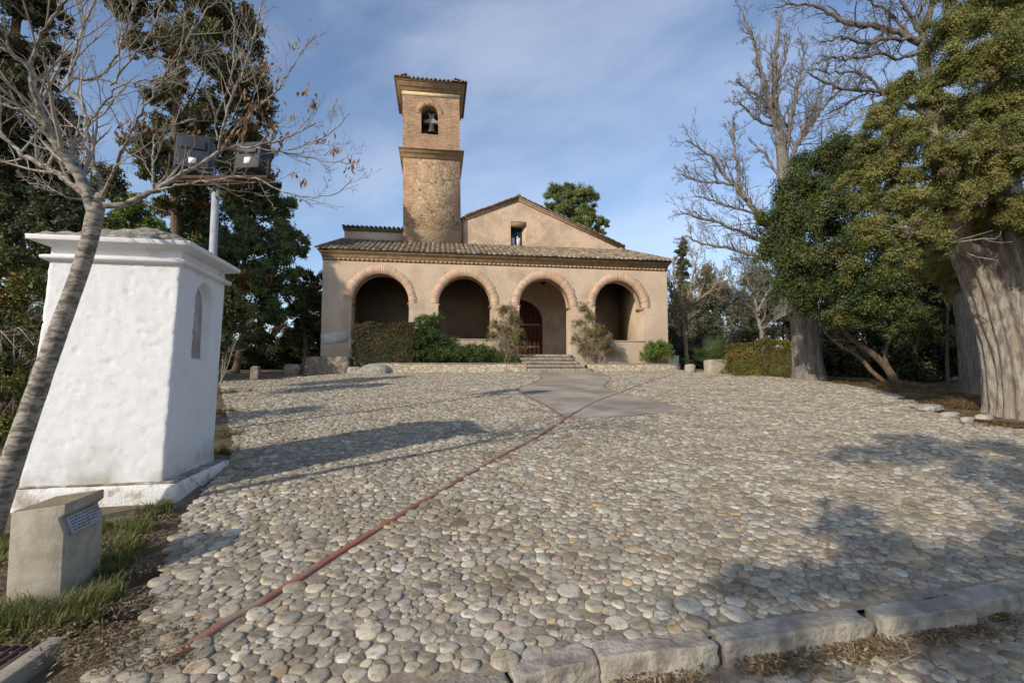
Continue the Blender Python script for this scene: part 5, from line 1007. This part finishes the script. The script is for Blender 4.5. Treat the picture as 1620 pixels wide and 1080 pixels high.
# ---- second dead tree, its branches reaching left over the sky
M['shade_wood'] = bark('shaded_dead_wood', (.19, .165, .135), (.11, .093, .075)); YE = 14.6  # dead wood in a darker copy, shade painted into its colour
d2 = tree('dead_tree', 'dead grey tree in shade beside the great juniper, bare limbs reaching left high above it', at=G(1540, 628)); b = MB(); tg = Twigs(71)
trunk_mesh(b, [(1540, 640), (1535, 590), (1525, 500), (1508, 380), (1490, 260), (1472, 160), (1456, 70), (1470, 20), (1490, -30)], [44, 36, 30, 27, 25, 22, 20, 12, 7], YE, 24, .15, .14, 13, 2, 5)
for k, (pts, w0, w1, nt_, ln) in enumerate((([(1455, 68), (1425, 52), (1388, 41), (1355, 40), (1330, 34), (1310, 20), (1290, 10), (1255, 4), (1225, 12)], 17, 3, 30, .9), ([(1456, 66), (1430, 60), (1400, 62), (1370, 70), (1340, 60), (1318, 62), (1295, 72)], 12, 3, 26, .9), ([(1462, 80), (1425, 95), (1390, 85), (1350, 95), (1315, 92), (1290, 100)], 9, 3, 24, .8), ([(1480, 190), (1430, 160), (1380, 140), (1330, 144), (1300, 128), (1275, 114)], 13, 3, 30, .9), ([(1400, 150), (1370, 120), (1345, 112), (1315, 118), (1290, 108)], 7, 3, 22, .8), ([(1380, 142), (1360, 155), (1330, 170), (1310, 180)], 6, 3, 16, .7), ([(1460, 60), (1440, 25), (1425, -5), (1400, -30)], 10, 4, 18, .8), ([(1458, 70), (1450, 30), (1470, -10)], 9, 4, 14, .8), ([(1440, 60), (1410, 20), (1380, 5), (1350, -10)], 8, 3, 20, .8), ([(1400, 48), (1380, 70), (1350, 85)], 6, 3, 14, .6))):
    dy = rng.uniform(-.8, .5); a = np.array([P(x, y, YE + dy * j / len(pts)) for j, (x, y) in enumerate(pts)]); rad = np.linspace(w0, w1, len(pts)) / 2 / FPX * YE * .66; q = resample(smooth_line(np.hstack([a, rad[:, None]]), 2), .12); q[1:-1, :3] += .025 * rng.normal(size=(len(q) - 2, 3)); b.tube(q[:, :3], q[:, 3], 8, rough=.18, seed=k + 30); tg.sprout(q[:, :3], q[0, 3] * .7, q[-1, 3] * .8, int(nt_ * 1.1), ln, 2, (30, 70), .06, .15, .22, .5, (4, 3))
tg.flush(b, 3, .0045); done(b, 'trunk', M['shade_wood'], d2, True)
# ---- laurel on slanting stems, and the dark planting behind it
YL = 17.4; g = G(1418, 610)
la = tree('laurel_tree', 'broad glossy evergreen on two slanting stems under the juniper, leaning over the cobbles', at=g); b = MB(); tg = Twigs(81)
for pts, w0, w1 in (([(1424, 616, 17.4), (1400, 575, 17.4), (1365, 548, 17.3), (1340, 530, 17.2), (1325, 500, 17), (1318, 440, 17)], 26, 9), ([(1412, 612, 17.5), (1380, 590, 17.5), (1360, 562, 17.6), (1325, 545, 17.8), (1300, 520, 18), (1285, 450, 18)], 15, 7), ([(1405, 585, 17.4), (1398, 560, 17.2), (1410, 530, 17), (1420, 470, 17)], 15, 7), ([(1335, 520, 17.2), (1370, 470, 17), (1390, 400, 17)], 9, 5)):
    a = np.array([P(*q) for q in pts]); rad = np.linspace(w0, w1, len(pts)) / 2 / FPX * YL * .5; q = resample(smooth_line(np.hstack([a, rad[:, None]]), 2), .1); b.tube(q[:, :3], q[:, 3], 10, rough=.12, seed=int(w0)); tg.sprout(q[:, :3], q[0, 3] * .5, q[-1, 3], 12, 1.5, 2, (35, 70), .15, .45, .18, .55, (5, 4))
tg.flush(b, 4, .006); done(b, 'trunk', M['pine_bark'], la, True)
b = MB(); LB = [(1290, 265, 38, 17.5), (1325, 245, 36, 17.5), (1255, 310, 38, 17), (1300, 310, 44, 16.6), (1350, 280, 44, 17), (1235, 355, 38, 16.8), (1280, 365, 46, 16.4), (1335, 350, 50, 16.5), (1222, 405, 30, 16.8), (1262, 420, 42, 16.3), (1315, 415, 46, 16.2), (1370, 400, 46, 16.5), (1250, 460, 32, 16.4), (1300, 465, 40, 16.2), (1350, 460, 42, 16.2), (1395, 450, 40, 16.4), (1325, 500, 26, 16.2), (1370, 500, 28, 16), (1410, 490, 30, 16.4), (1450, 510, 30, 16), (1480, 530, 26, 15.8), (1420, 530, 22, 16), (1440, 440, 44, 16.8), (1490, 460, 44, 16.8), (1270, 490, 20, 16.5)]
foliage(b, [pxr(*q) for q in LB], 190000, .085, .042, LAUREL, 83, 28, .36, .2, (.10, .08, .022), .03, 0, .9, .5, 1, .45); done(b, 'crown', M['gloss_leaf'], la)
for k, (px, py, r, Y, lab) in enumerate(((1330, 570, 50, 22.5, 'deeply shaded bush left behind the slanting laurel stems'), (1400, 560, 55, 21.5, 'deeply shaded bush directly behind the slanting laurel stems'), (1535, 470, 44, 16, 'deeply shaded bush between the dead tree trunk and the juniper trunk'), (1500, 430, 44, 15.6, 'dark bush high against the juniper trunk, under its crown'), (1470, 560, 60, 19.5, 'deeply shaded bush between the laurel stems and the dead tree foot'), (1500, 480, 60, 20, 'tall shaded bush filling the gap under the juniper crown'), (1560, 540, 60, 18, 'shaded bush in the gap behind the great juniper trunk'), (1430, 440, 60, 22, 'tall dark bush high behind the laurel crown'), (1380, 500, 55, 23.5, 'dark bush behind the laurel, left of the tall dark bush'))):
    broadleaf('undergrowth_bush', lab, (P(px, 600, Y)[0], Y, float(gz(P(px, 600, Y)[0], Y))), [P(px, py + r * .5, Y)], .06, [pxr(px, py, r * .75, Y), pxr(px - r * .6, py + r * .3, r * .65, Y), pxr(px + r * .6, py + r * .3, r * .65, Y), pxr(px, py - r * .6, r * .6, Y), pxr(px, py + r * .6, r * .7, Y)], 11000, .17, .10, HOLM, 130 + k, 'leaf', 20, group='shaded bushes behind the laurel')
# ---- hedge, fan palm and background planting right of the church
def box_hedge(name, label, c, sx, sy, sz, rz, n, L, W, pal, seed, brown, brown_p, rough=.10):
    t = thing(name, label, 'hedge', c, rz); r_ = np.random.default_rng(seed); b = MB(); p = r_.uniform(-1, 1, (n, 3)); ax = r_.choice(3, n, p=[.2, .4, .4]); ii = np.arange(n); p[ii, ax] = np.sign(p[ii, ax]) * r_.uniform(.84, 1.03, n); p[:, 2] = np.where((ax == 2) & (p[:, 2] < 0), -p[:, 2], p[:, 2])
    q = p * np.array([sx, sy, sz]); w = fbm(q * 1.6, 4, seed)[:, None]; q = q * (1 + rough * w); q[:, 2] += sz
    pal = np.array(pal); m = np.clip((fbm(q * 1.1 + 9, 3, seed + 2) + .5), 0, .999); col = GAIN * pal[(m * len(pal)).astype(int)] * r_.uniform(.7, 1.3, (n, 1)); bb = r_.uniform(size=n) < brown_p * (1 + 1.5 * (fbm(q * 1.4, 3, seed + 5) > .05)); col[bb] = np.array(brown) * r_.uniform(.7, 1.3, (bb.sum(), 1))
    nn = np.zeros((n, 3)); nn[ii, ax] = np.sign(p[ii, ax]); add_leaves(b, q, nn + (0, 0, .3), L, W, col, r_, 0, .9); b.build('leaves', M['leaf'], t)
    b = MB(); tg = Twigs(seed)
    for k in range(int(5 * sx) + 4): x, y = r_.uniform(-.85, .85, 2) * (sx, sy); ln = np.array([(x, y, -.1), (x + r_.normal() * .06, y + r_.normal() * .06, sz), (x + r_.normal() * .15, y + r_.normal() * .1, sz * 1.6)]); ln = smooth_line(ln, 2); b.tube(ln, np.linspace(.022, .008, len(ln)), 5); tg.sprout(ln, .012, .006, 9, .45, 1, (30, 70), .2, .1, .15, .5, (3,))
    tg.flush(b, 3, .004); b.build('stems', M['dark_bark'], t); return t
hc = P(1208, 594, 22.3); box_hedge('hedge', 'clipped yellow green hedge between the fan palm and the old cypress trunk', (hc[0], 22.6, 1.38), 1.42, .8, .78, -.1, 44000, .06, .028, [(.10, .11, .02), (.13, .12, .022), (.075, .09, .02), (.09, .075, .02)], 201, (.15, .075, .025), .16, .34)
fp = thing('fan_palm', 'small bushy fan palm behind the squared stone block', 'palm', (*P(1132, 585, 25)[:2], 1.6)); b = MB(); r_ = np.random.default_rng(5)
for k in range(46):
    a = r_.uniform(0, 6.28); el = r_.uniform(.1, 1.35); ln = r_.uniform(.7, 1.4); d = np.array([math.cos(a) * math.cos(el), math.sin(a) * math.cos(el), math.sin(el)]); e = np.array([0, 0, .15]) + d * ln; b.tube([(0, 0, .05), e * .6, e], [.012, .01, .006], 4, col=(.06, .08, .03)); s = np.cross(d, (0, 0, 1)); s /= np.linalg.norm(s); u2 = np.cross(s, d); cl = np.array([.10, .135, .045]) * r_.uniform(.45, 1.5)
    for j in range(15):
        t = (j - 7) / 7 * 1.5; dd = d * math.cos(t) + s * math.sin(t) + u2 * .15; tip = e + dd * .62 * r_.uniform(.85, 1.1) - np.array([0, 0, .05]); w = np.cross(dd, u2) * .019; b.add([e, e + dd * .22 + w, tip, e + dd * .22 - w], np.array([[0, 1, 2, 3]]), cl)
b.build('fronds', M['gloss_leaf'], fp)
b = MB(); b.tube([(0, 0, -.2), (0, 0, .3)], [.14, .12], 10, rough=.2); b.build('trunk', M['dark_bark'], fp)
def bare(name, label, foot, limbs, Y, seed, m='twig', kids=(6, 5), n=18, ln=1.6, rmin=.008, group=None, up=.2):
    t = tree(name, label, at=foot, group=group); b = MB(); tg = Twigs(seed); rr = np.random.default_rng(seed)
    for pts, w0, w1 in limbs:
        a = np.array([P(x, y, Y + rr.uniform(-.5, .5) * (j > 0)) for j, (x, y) in enumerate(pts)]); rad = np.linspace(w0, w1, len(pts)) / 2 / FPX * Y; q = resample(smooth_line(np.hstack([a, rad[:, None]]), 2), .2); q[1:-1, :3] += .03 * rr.normal(size=(len(q) - 2, 3)); b.tube(q[:, :3], q[:, 3], 7, rough=.1); tg.sprout(q[:, :3], q[0, 3], q[-1, 3], n, ln, 2, (25, 60), up, .25, .16, .55, kids)
    tg.flush(b, 3, rmin); done(b, 'trunk', M[m], t, True); return t
M['tan_twig'] = mat('tan_twig', (.31, .255, .165), (.22, .18, .11), 3); M['grey_twig'] = mat('grey_twig', (.24, .215, .18), (.16, .14, .115), 3)
bare('bare_bush_tree', 'tan leafless tree with fine upright twigs just right of the church', (*P(1087, 580, 31)[:2], 1.75), [([(1087, 582), (1084, 535), (1080, 500), (1072, 460), (1066, 420)], 7, 2), ([(1084, 535), (1068, 510), (1060, 480)], 4, 2), ([(1083, 520), (1098, 485), (1112, 455), (1120, 425)], 5, 2), ([(1080, 500), (1092, 460), (1100, 420), (1103, 400)], 4, 2), ([(1078, 490), (1058, 455), (1052, 430)], 3.5, 2), ([(1098, 480), (1125, 460), (1140, 440)], 3, 1.5)], 31, 301, 'tan_twig', n=16, ln=1.5, rmin=.011)
bare('bare_bush_tree', 'grey leafless tree with forked pale trunk above the yellow green hedge', (*P(1211, 580, 33)[:2], 1.75), [([(1211, 585), (1206, 530), (1198, 495), (1178, 478), (1160, 455), (1148, 430)], 8, 2), ([(1200, 500), (1193, 470), (1196, 440), (1205, 415)], 5, 2), ([(1198, 495), (1215, 460), (1235, 435), (1250, 420)], 5, 2), ([(1170, 470), (1150, 470), (1130, 455)], 3.5, 2), ([(1194, 465), (1180, 440), (1176, 415)], 3.5, 2), ([(1206, 520), (1235, 500), (1258, 490)], 3.5, 2)], 33, 302, 'grey_twig', n=15, ln=1.7, rmin=.011)
for k, (px, py, r, Y, lab) in enumerate(((1075, 500, 38, 40, 'dull green distant tree behind the tan leafless tree'), (1130, 480, 40, 42, 'dull grey green distant tree between the two leafless trees'), (1190, 460, 42, 43, 'dull grey green distant tree behind the forked grey tree'), (1240, 480, 42, 40, 'dull green distant tree partly behind the old cypress trunk'), (1115, 550, 34, 36, 'dark low bush behind the fan palm'), (1180, 540, 38, 38, 'dark bush behind the yellow green hedge'), (1300, 470, 50, 38, 'distant green tree glimpsed under the laurel crown'))):
    broadleaf('distant_tree', lab, (P(px, 590, Y)[0], Y, 1.7), [P(px, py + r * .4, Y)], .12, [pxr(px, py, r * .8, Y), pxr(px - r * .7, py + r * .4, r * .7, Y), pxr(px + r * .7, py + r * .5, r * .7, Y), pxr(px + r * .2, py - r * .5, r * .55, Y), pxr(px, py + r * 1.2, r * .9, Y)], 22000, .18, .09, [(.068, .070, .040), (.085, .084, .050), (.055, .060, .036)], 310 + 3 * k, 'leaf', 20, group='distant trees right of the church', fine=.4)
Yc = 41
conifer('cypress', 'narrow dark pointed cypress just right of the porch roof', (*P(1078, 590, Yc)[:2], 1.8), P(1079, 376, Yc), .2, [pxr(1079 + (-1) ** j * 2, 390 + j * 16, 7 + j * 1.7, Yc, 15) for j in range(11)], 40000, .2, .08, [(.045, .054, .024), (.055, .064, .028)], 331, 0, 26, group='narrow conifers far behind', droop=0.)
conifer('cypress', 'shorter blunt cypress right of the narrow pointed one', (*P(1117, 590, Yc + 2)[:2], 1.8), P(1118, 424, Yc + 2), .2, [pxr(1118 + (-1) ** j * 3, 434 + j * 16, 11 + j * 2, Yc + 2, 16) for j in range(9)], 34000, .2, .08, [(.042, .052, .024), (.052, .062, .028)], 337, 0, 26, group='narrow conifers far behind', droop=0.)
Yp = 47
conifer('pine_tree', 'round topped green pine rising behind the church gable', (*P(915, 590, Yp)[:2], 1.0), P(915, 315, Yp), .3, [pxr(*q) for q in ((905, 318, 24, Yp), (882, 312, 18, Yp), (925, 315, 20, Yp), (895, 340, 26, Yp), (925, 340, 20, Yp), (940, 352, 16, Yp), (955, 355, 11, Yp), (945, 370, 14, Yp), (872, 330, 12, Yp), (900, 302, 12, Yp), (920, 360, 22, Yp))], 60000, .26, .055, [(.095, .115, .035), (.12, .14, .04), (.08, .095, .03)], 341, 0, 22, group=None, droop=0., fine=.4)
# ---- planting in front of the porch
ft = lambda px, v: float(FP(px, 575, v)[1])
def fpr(px, py, r, v, ry=None): c = FP(px, py, v); return (c, (r / FPX * c[1], min(.55, r / FPX * c[1]), (ry or r) / FPX * c[1]))
c = FP(607, 578, -.55); box_hedge('hedge', 'square clipped brownish green hedge under the first porch arch', (c[0], c[1], 1.96), 1.42, .5, 1.02, CA, 46000, .07, .036, [(.05, .05, .02), (.065, .06, .024), (.04, .048, .018)], 211, (.12, .075, .04), .22, .3)
def bed_plant(name, label, px, blobs, n, L, W, pal, seed, m='leaf', v=-.55, cat='bush', **k):
    f = FP(px, 576, v); return broadleaf(name, label, (f[0], f[1], 1.9), [FP(px, blobs[0][1], v)], .035, [fpr(*q[:3], v if len(q) < 4 else q[3]) for q in blobs], n, L, W, pal, seed, m, **k)
bed_plant('bush', 'tall dark green leafy bush between the first and second porch arches', 682, [(680, 535, 26), (660, 550, 22), (705, 552, 24), (675, 512, 16), (690, 505, 11), (655, 565, 18), (690, 565, 24), (715, 565, 18), (645, 540, 15), (668, 528, 16)], 30000, .085, .04, BUSH, 401)
bed_plant('bush', 'low bright green bush at the planter edge below the second porch arch', 762, [(755, 562, 16), (775, 562, 15), (740, 564, 13), (790, 566, 12), (765, 553, 12), (748, 552, 10), (727, 562, 15), (738, 556, 12), (812, 566, 9)], 15000, .075, .034, [(.055, .085, .02), (.075, .10, .024), (.045, .07, .018)], 403)
for px, lab, tops, n, sd in ((800, 'sparse twiggy shrub with small dull leaves left of the church steps', [(785, 510), (796, 490), (806, 488), (815, 505), (820, 525), (778, 530), (800, 520), (812, 540), (826, 545)], 15000, 411), (930, 'sparse twiggy shrub with small dull leaves right of the church steps', [(925, 486), (932, 500), (918, 510), (945, 520), (960, 535), (912, 535), (950, 545), (935, 530), (968, 552), (925, 550)], 15000, 421)):
    f = FP(px, 576, -.6); t = thing('twiggy_shrub', lab, 'shrub', (f[0], f[1], 1.9), group='twiggy shrubs beside the steps'); b = MB(); tg = Twigs(sd); bl = []
    for x, y in tops:
        e = FP(x, y, -.6 + rng.uniform(-.3, .25)); q = smooth_line([np.array(f) * (1, 1, 0) + (rng.normal() * .08, rng.normal() * .06, 1.9), np.array(f) * .45 + e * .55 + (rng.normal() * .08, 0, .1), e], 3); b.tube(q, np.linspace(.022, .006, len(q)), 5); tg.sprout(q, .012, .005, 16, .6, 2, (25, 60), .15, .25, .16, .5, (5, 4)); bl.append((e - (0, 0, .12), (.42, .32, .46)))
    tg.flush(b, 3, .004); done(b, 'stems', M['tan_twig'], t); b = MB(); foliage(b, bl, n, .06, .024, [(.10, .095, .035), (.08, .085, .03), (.13, .115, .045)], sd + 1, 26, .34, .5, (.2, .14, .06), .25); done(b, 'leaves', M['leaf'], t)
bed_plant('round_bush', 'round clipped bright green bush on the rounded planter end at right', 1040, [(1040, 560, 21, -.5), (1026, 562, 13, -.5), (1054, 562, 13, -.5), (1040, 550, 14, -.5), (1030, 552, 12, -.5), (1052, 553, 11, -.5)], 16000, .065, .034, BRIGHT, 431, 'gloss_leaf')
# ---- trees outside the frame: only their shade is seen, on the right-hand cobbles and on the church's left corner
def pq(p, q): return p * math.sin(SUN_AZ) + q * math.cos(SUN_AZ), -p * math.cos(SUN_AZ) + q * math.sin(SUN_AZ)
for k, (q_, blobs_, lab) in enumerate(((-5.0, [(-.75, -5.2, 5.0, .42), (-.2, -4.9, 5.3, .55), (.5, -5.1, 5.1, .6), (1.2, -4.8, 5.3, .6), (1.9, -5, 5.0, .6), (2.6, -5, 5.3, .6), (.2, -5.3, 4.6, .45), (1.0, -5.2, 4.5, .5), (-.5, -4.7, 5.75, .35), (1.6, -4.9, 5.9, .5), (.7, -5, 5.9, .4), (2.4, -5, 4.6, .5), (.15, -5, 4.0, .4), (.8, -5, 4.0, .5), (1.5, -5, 4.1, .5), (3.2, -5, 5.0, .6), (.3, -5, 5.4, .5), (1.1, -5, 5.6, .5)], 'leafy tree behind the viewpoint, seen only as shade over the kerb'),
                                       (-6.4, [(-.55, -6.4, 8.6, .42), (.1, -6.4, 8.9, .6), (.8, -6.4, 9.3, .6), (1.5, -6.4, 8.9, .65), (.6, -6.2, 8.2, .5), (1.4, -6.4, 8.0, .6), (2.2, -6.4, 8.5, .6), (2.3, -6.4, 7.6, .5), (1.0, -6.4, 7.5, .4), (1.8, -6.3, 9.6, .45), (-.2, -6.5, 9.6, .35)], 'tall tree behind the viewpoint, seen only as shade on cobbles before the juniper'))):
    x, y = pq(1.0, q_); z0 = float(gz(x, y)) - .15
    bl = [((*pq(a_, c_), z0 + h_), r_) for a_, c_, h_, r_ in blobs_]
    broadleaf('shade_tree', lab, (x, y, z0), [(x, y, z0 + blobs_[0][2] - 1.2)],  .10, bl, 13000 if k == 0 else 9500, .11, .07, LAUREL, 510 + 9 * k, 'leaf', 16, twn=2)
x, y = pq(-23.4, -1.2); rs = np.random.default_rng(77)
conifer('conifer', 'dense conifer outside the photo, seen only as shade on the church left corner', (x, y, .8), (x, y, 14.6), .25, [((x + rs.normal() * .35, y + rs.normal() * .5, z), 1.15 + .5 * (z < 11)) for z in np.linspace(4, 13.6, 12)], 60000, .22, .09, DARK, 540, .0, 24, group=None)
# ------------------------------------------------------------------ grass, litter, small growth
def blades(name, spots, n, h, seed, pal, kind='stuff'):
    r_ = np.random.default_rng(seed); b = MB(); w = np.array([s[3] for s in spots], float); which = r_.choice(len(spots), n, p=w / w.sum()); sp = np.array([(s[0], s[1], s[2], s[4]) for s in spots]); s_ = sp[which]
    tuft = r_.normal(size=(len(spots), 22, 2)); ti = r_.integers(0, 22, n); x = s_[:, 0] + s_[:, 2] * (tuft[which, ti, 0] * .55 + r_.normal(size=n) * .13); y = s_[:, 1] + s_[:, 2] * (tuft[which, ti, 1] * .55 + r_.normal(size=n) * .13)
    z = gz(x, y) - .03; a = r_.uniform(0, 6.28, n); bend = r_.uniform(.15, 1.5, n); hh = h * s_[:, 3] * r_.uniform(.12, 1.25, n) * r_.uniform(.45, 1, (len(spots), 22))[which, ti]; wd = r_.uniform(.0016, .0034, n) * (1 + .12 * y); d = np.stack([np.cos(a), np.sin(a), 0 * a], 1); s = np.stack([-np.sin(a), np.cos(a), 0 * a], 1); o = np.stack([x, y, z], 1); up = np.array([0, 0, 1.])
    p1 = o + up * (hh * .55)[:, None] + d * (hh * bend * .25)[:, None]; p2 = o + up * (hh * .9)[:, None] + d * (hh * bend * .8)[:, None]; W = s * wd[:, None]
    V = np.stack([o - W, o + W, p1 + W * .8, p1 - W * .8, p2], 1); i = np.arange(n)[:, None] * 5; col = np.array(pal)[r_.integers(0, len(pal), n)] * r_.uniform(.7, 1.3, (n, 1))
    b.add(V.reshape(-1, 3), [i + np.array([0, 1, 2, 3]), i + np.array([3, 2, 4])], np.repeat(col, 5, 0)); b.build(name, M['grass'], kind=kind)
sp = []
for px, py, r, w, h in ((30, 972, .12, 3, 1), (75, 975, .13, 4, 1), (125, 968, .13, 5, 1.1), (165, 945, .1, 3, 1), (20, 990, .12, 3, .9), (110, 985, .12, 4, .9), (175, 905, .09, 2, .8), (195, 868, .10, 3, 1), (175, 885, .10, 2, .9), (215, 835, .10, 4, 1), (240, 810, .09, 4, 1), (262, 800, .06, 2, .8), (200, 850, .12, 3, .9), (150, 960, .1, 3, 1.1), (165, 865, .1, 2, .7), (120, 870, .12, 2, .6), (20, 880, .2, 3, .8), (40, 850, .16, 2, .7), (85, 846, .14, 2, .6), (135, 840, .12, 2, .6), (5, 862, .16, 2, .8), (170, 830, .1, 2, .7), (-20, 975, .15, 3, 1), (190, 890, .12, 2, .7)):
    g = G(px, py); sp.append((g[0], g[1], r, w, h))
blades('grass', sp, 13000, .14, 601, [(.13, .155, .04), (.17, .18, .05), (.10, .13, .03), (.27, .23, .11), (.21, .19, .075), (.16, .17, .05)])
sp = []
for px, py, r, w, h in ((350, 690, .2, 3, .9), (357, 650, .3, 3, .9), (352, 715, .14, 2, 1), (348, 622, .5, 3, 1), (1480, 640, .5, 4, .6), (1520, 645, .4, 4, .6), (1450, 628, .5, 4, .7), (1400, 612, .6, 4, .8), (1340, 602, .6, 4, .9), (1300, 600, .5, 3, .9), (1240, 596, .4, 4, 1.6), (1225, 594, .3, 3, 1.6), (1550, 655, .3, 2, .6), (1380, 606, .6, 3, .8)):
    g = G(px, py); sp.append((g[0], g[1], r, w, h))
blades('verge_grass', sp, 12000, .16, 602, [(.10, .12, .03), (.13, .13, .035), (.2, .16, .06), (.17, .115, .05)])
def litter(name, areas, n, size, seed, pal):
    r_ = np.random.default_rng(seed); w = np.array([a[3] for a in areas], float); k = r_.choice(len(areas), n, p=w / w.sum()); A_ = np.array([a[:3] for a in areas])[k]; x = A_[:, 0] + A_[:, 2] * r_.normal(size=n) * .6; y = A_[:, 1] + A_[:, 2] * r_.normal(size=n) * .5; dr = np.array([a[4] if len(a) > 4 else 0. for a in areas])[k]
    C_ = np.stack([x, y, gz(x, y) + .012 - dr + r_.uniform(0, .018, n)], 1); b = MB(); add_leaves(b, C_, np.tile([0, 0, 1.], (n, 1)), size, size * .33, np.array(pal)[r_.integers(0, len(pal), n)] * r_.uniform(.6, 1.35, (n, 1)), r_, 0, .35); b.build(name, M['grass'], kind='stuff')
ar = [(*G(px, py)[:2], r, w) for px, py, r, w in ((180, 1010, .16, 3), (130, 1030, .14, 3), (205, 960, .12, 3), (230, 900, .1, 3), (250, 850, .1, 2), (170, 1050, .15, 2), (90, 1000, .12, 2), (260, 820, .08, 1), (150, 925, .1, 1), (280, 1000, .1, .6), (270, 1045, .12, 1), (355, 680, .3, 2), (352, 640, .4, 2), (190, 850, .14, 2), (150, 870, .15, 2), (100, 880, .2, 2), (30, 900, .25, 2), (-40, 930, .25, 2), (230, 815, .1, 2))]
litter('dry_litter', ar, 5000, .033, 611, [(.27, .19, .105), (.36, .27, .16), (.19, .125, .075), (.32, .26, .17), (.16, .14, .08)])
ar = [(*G(px, py)[:2], r, w) for px, py, r, w in ((1500, 640, .45, 4), (1535, 645, .4, 4), (1470, 632, .5, 3), (1560, 640, .5, 3), (1420, 618, .7, 2), (1350, 606, .8, 2), (1300, 600, .8, 1), (1590, 672, .4, 1.5), (1500, 622, .7, 3), (1450, 612, .8, 3), (1400, 603, .9, 2.5), (1540, 630, .6, 3), (1520, 612, .9, 2))]
litter('leaf_litter', ar, 13000, .07, 612, [(.22, .105, .045), (.27, .14, .06), (.16, .085, .04), (.2, .15, .06), (.12, .11, .035)])
ar = [(*G(x_, y_)[:2], .5, 1, -.008) for x_, y_ in ((420, 900), (520, 960), (640, 1000), (760, 940), (900, 960), (1050, 900), (1250, 880), (1400, 850), (1000, 780), (700, 850), (560, 780), (820, 760), (1200, 760), (1500, 760), (450, 740))]
litter('stray_leaves', ar, 420, .026, 615, [(.2, .13, .07), (.13, .09, .05), (.1, .085, .045)])
ar = [(x, kerb_y(x) - .21 - rng.uniform(0, .09), rng.uniform(.04, .16), 1, .085) for x in rng.uniform(.2, 4.3, 46)]
litter('straw_litter', ar, 6000, .036, 613, [(.28, .2, .11), (.2, .135, .07), (.34, .26, .15), (.14, .09, .05)])
b = MB(); tg = Twigs(77); q = smooth_line([(1.35, kerb_y(1.35) - .36, .03), (1.6, kerb_y(1.6) - .42, .07), (1.85, kerb_y(1.85) - .36, .06), (2.15, kerb_y(2.15) - .33, .09)], 3); b.tube(q, np.linspace(.006, .002, len(q)), 5); tg.sprout(q, .004, .002, 6, .22, 1, (30, 70), .1, .2, .25, .5, (2,)); tg.flush(b, 3, .0015); b.build('fallen_twig', M['twig'], label='thin curved fallen twig lying on straw below the shaded kerb stone', cat='twig')
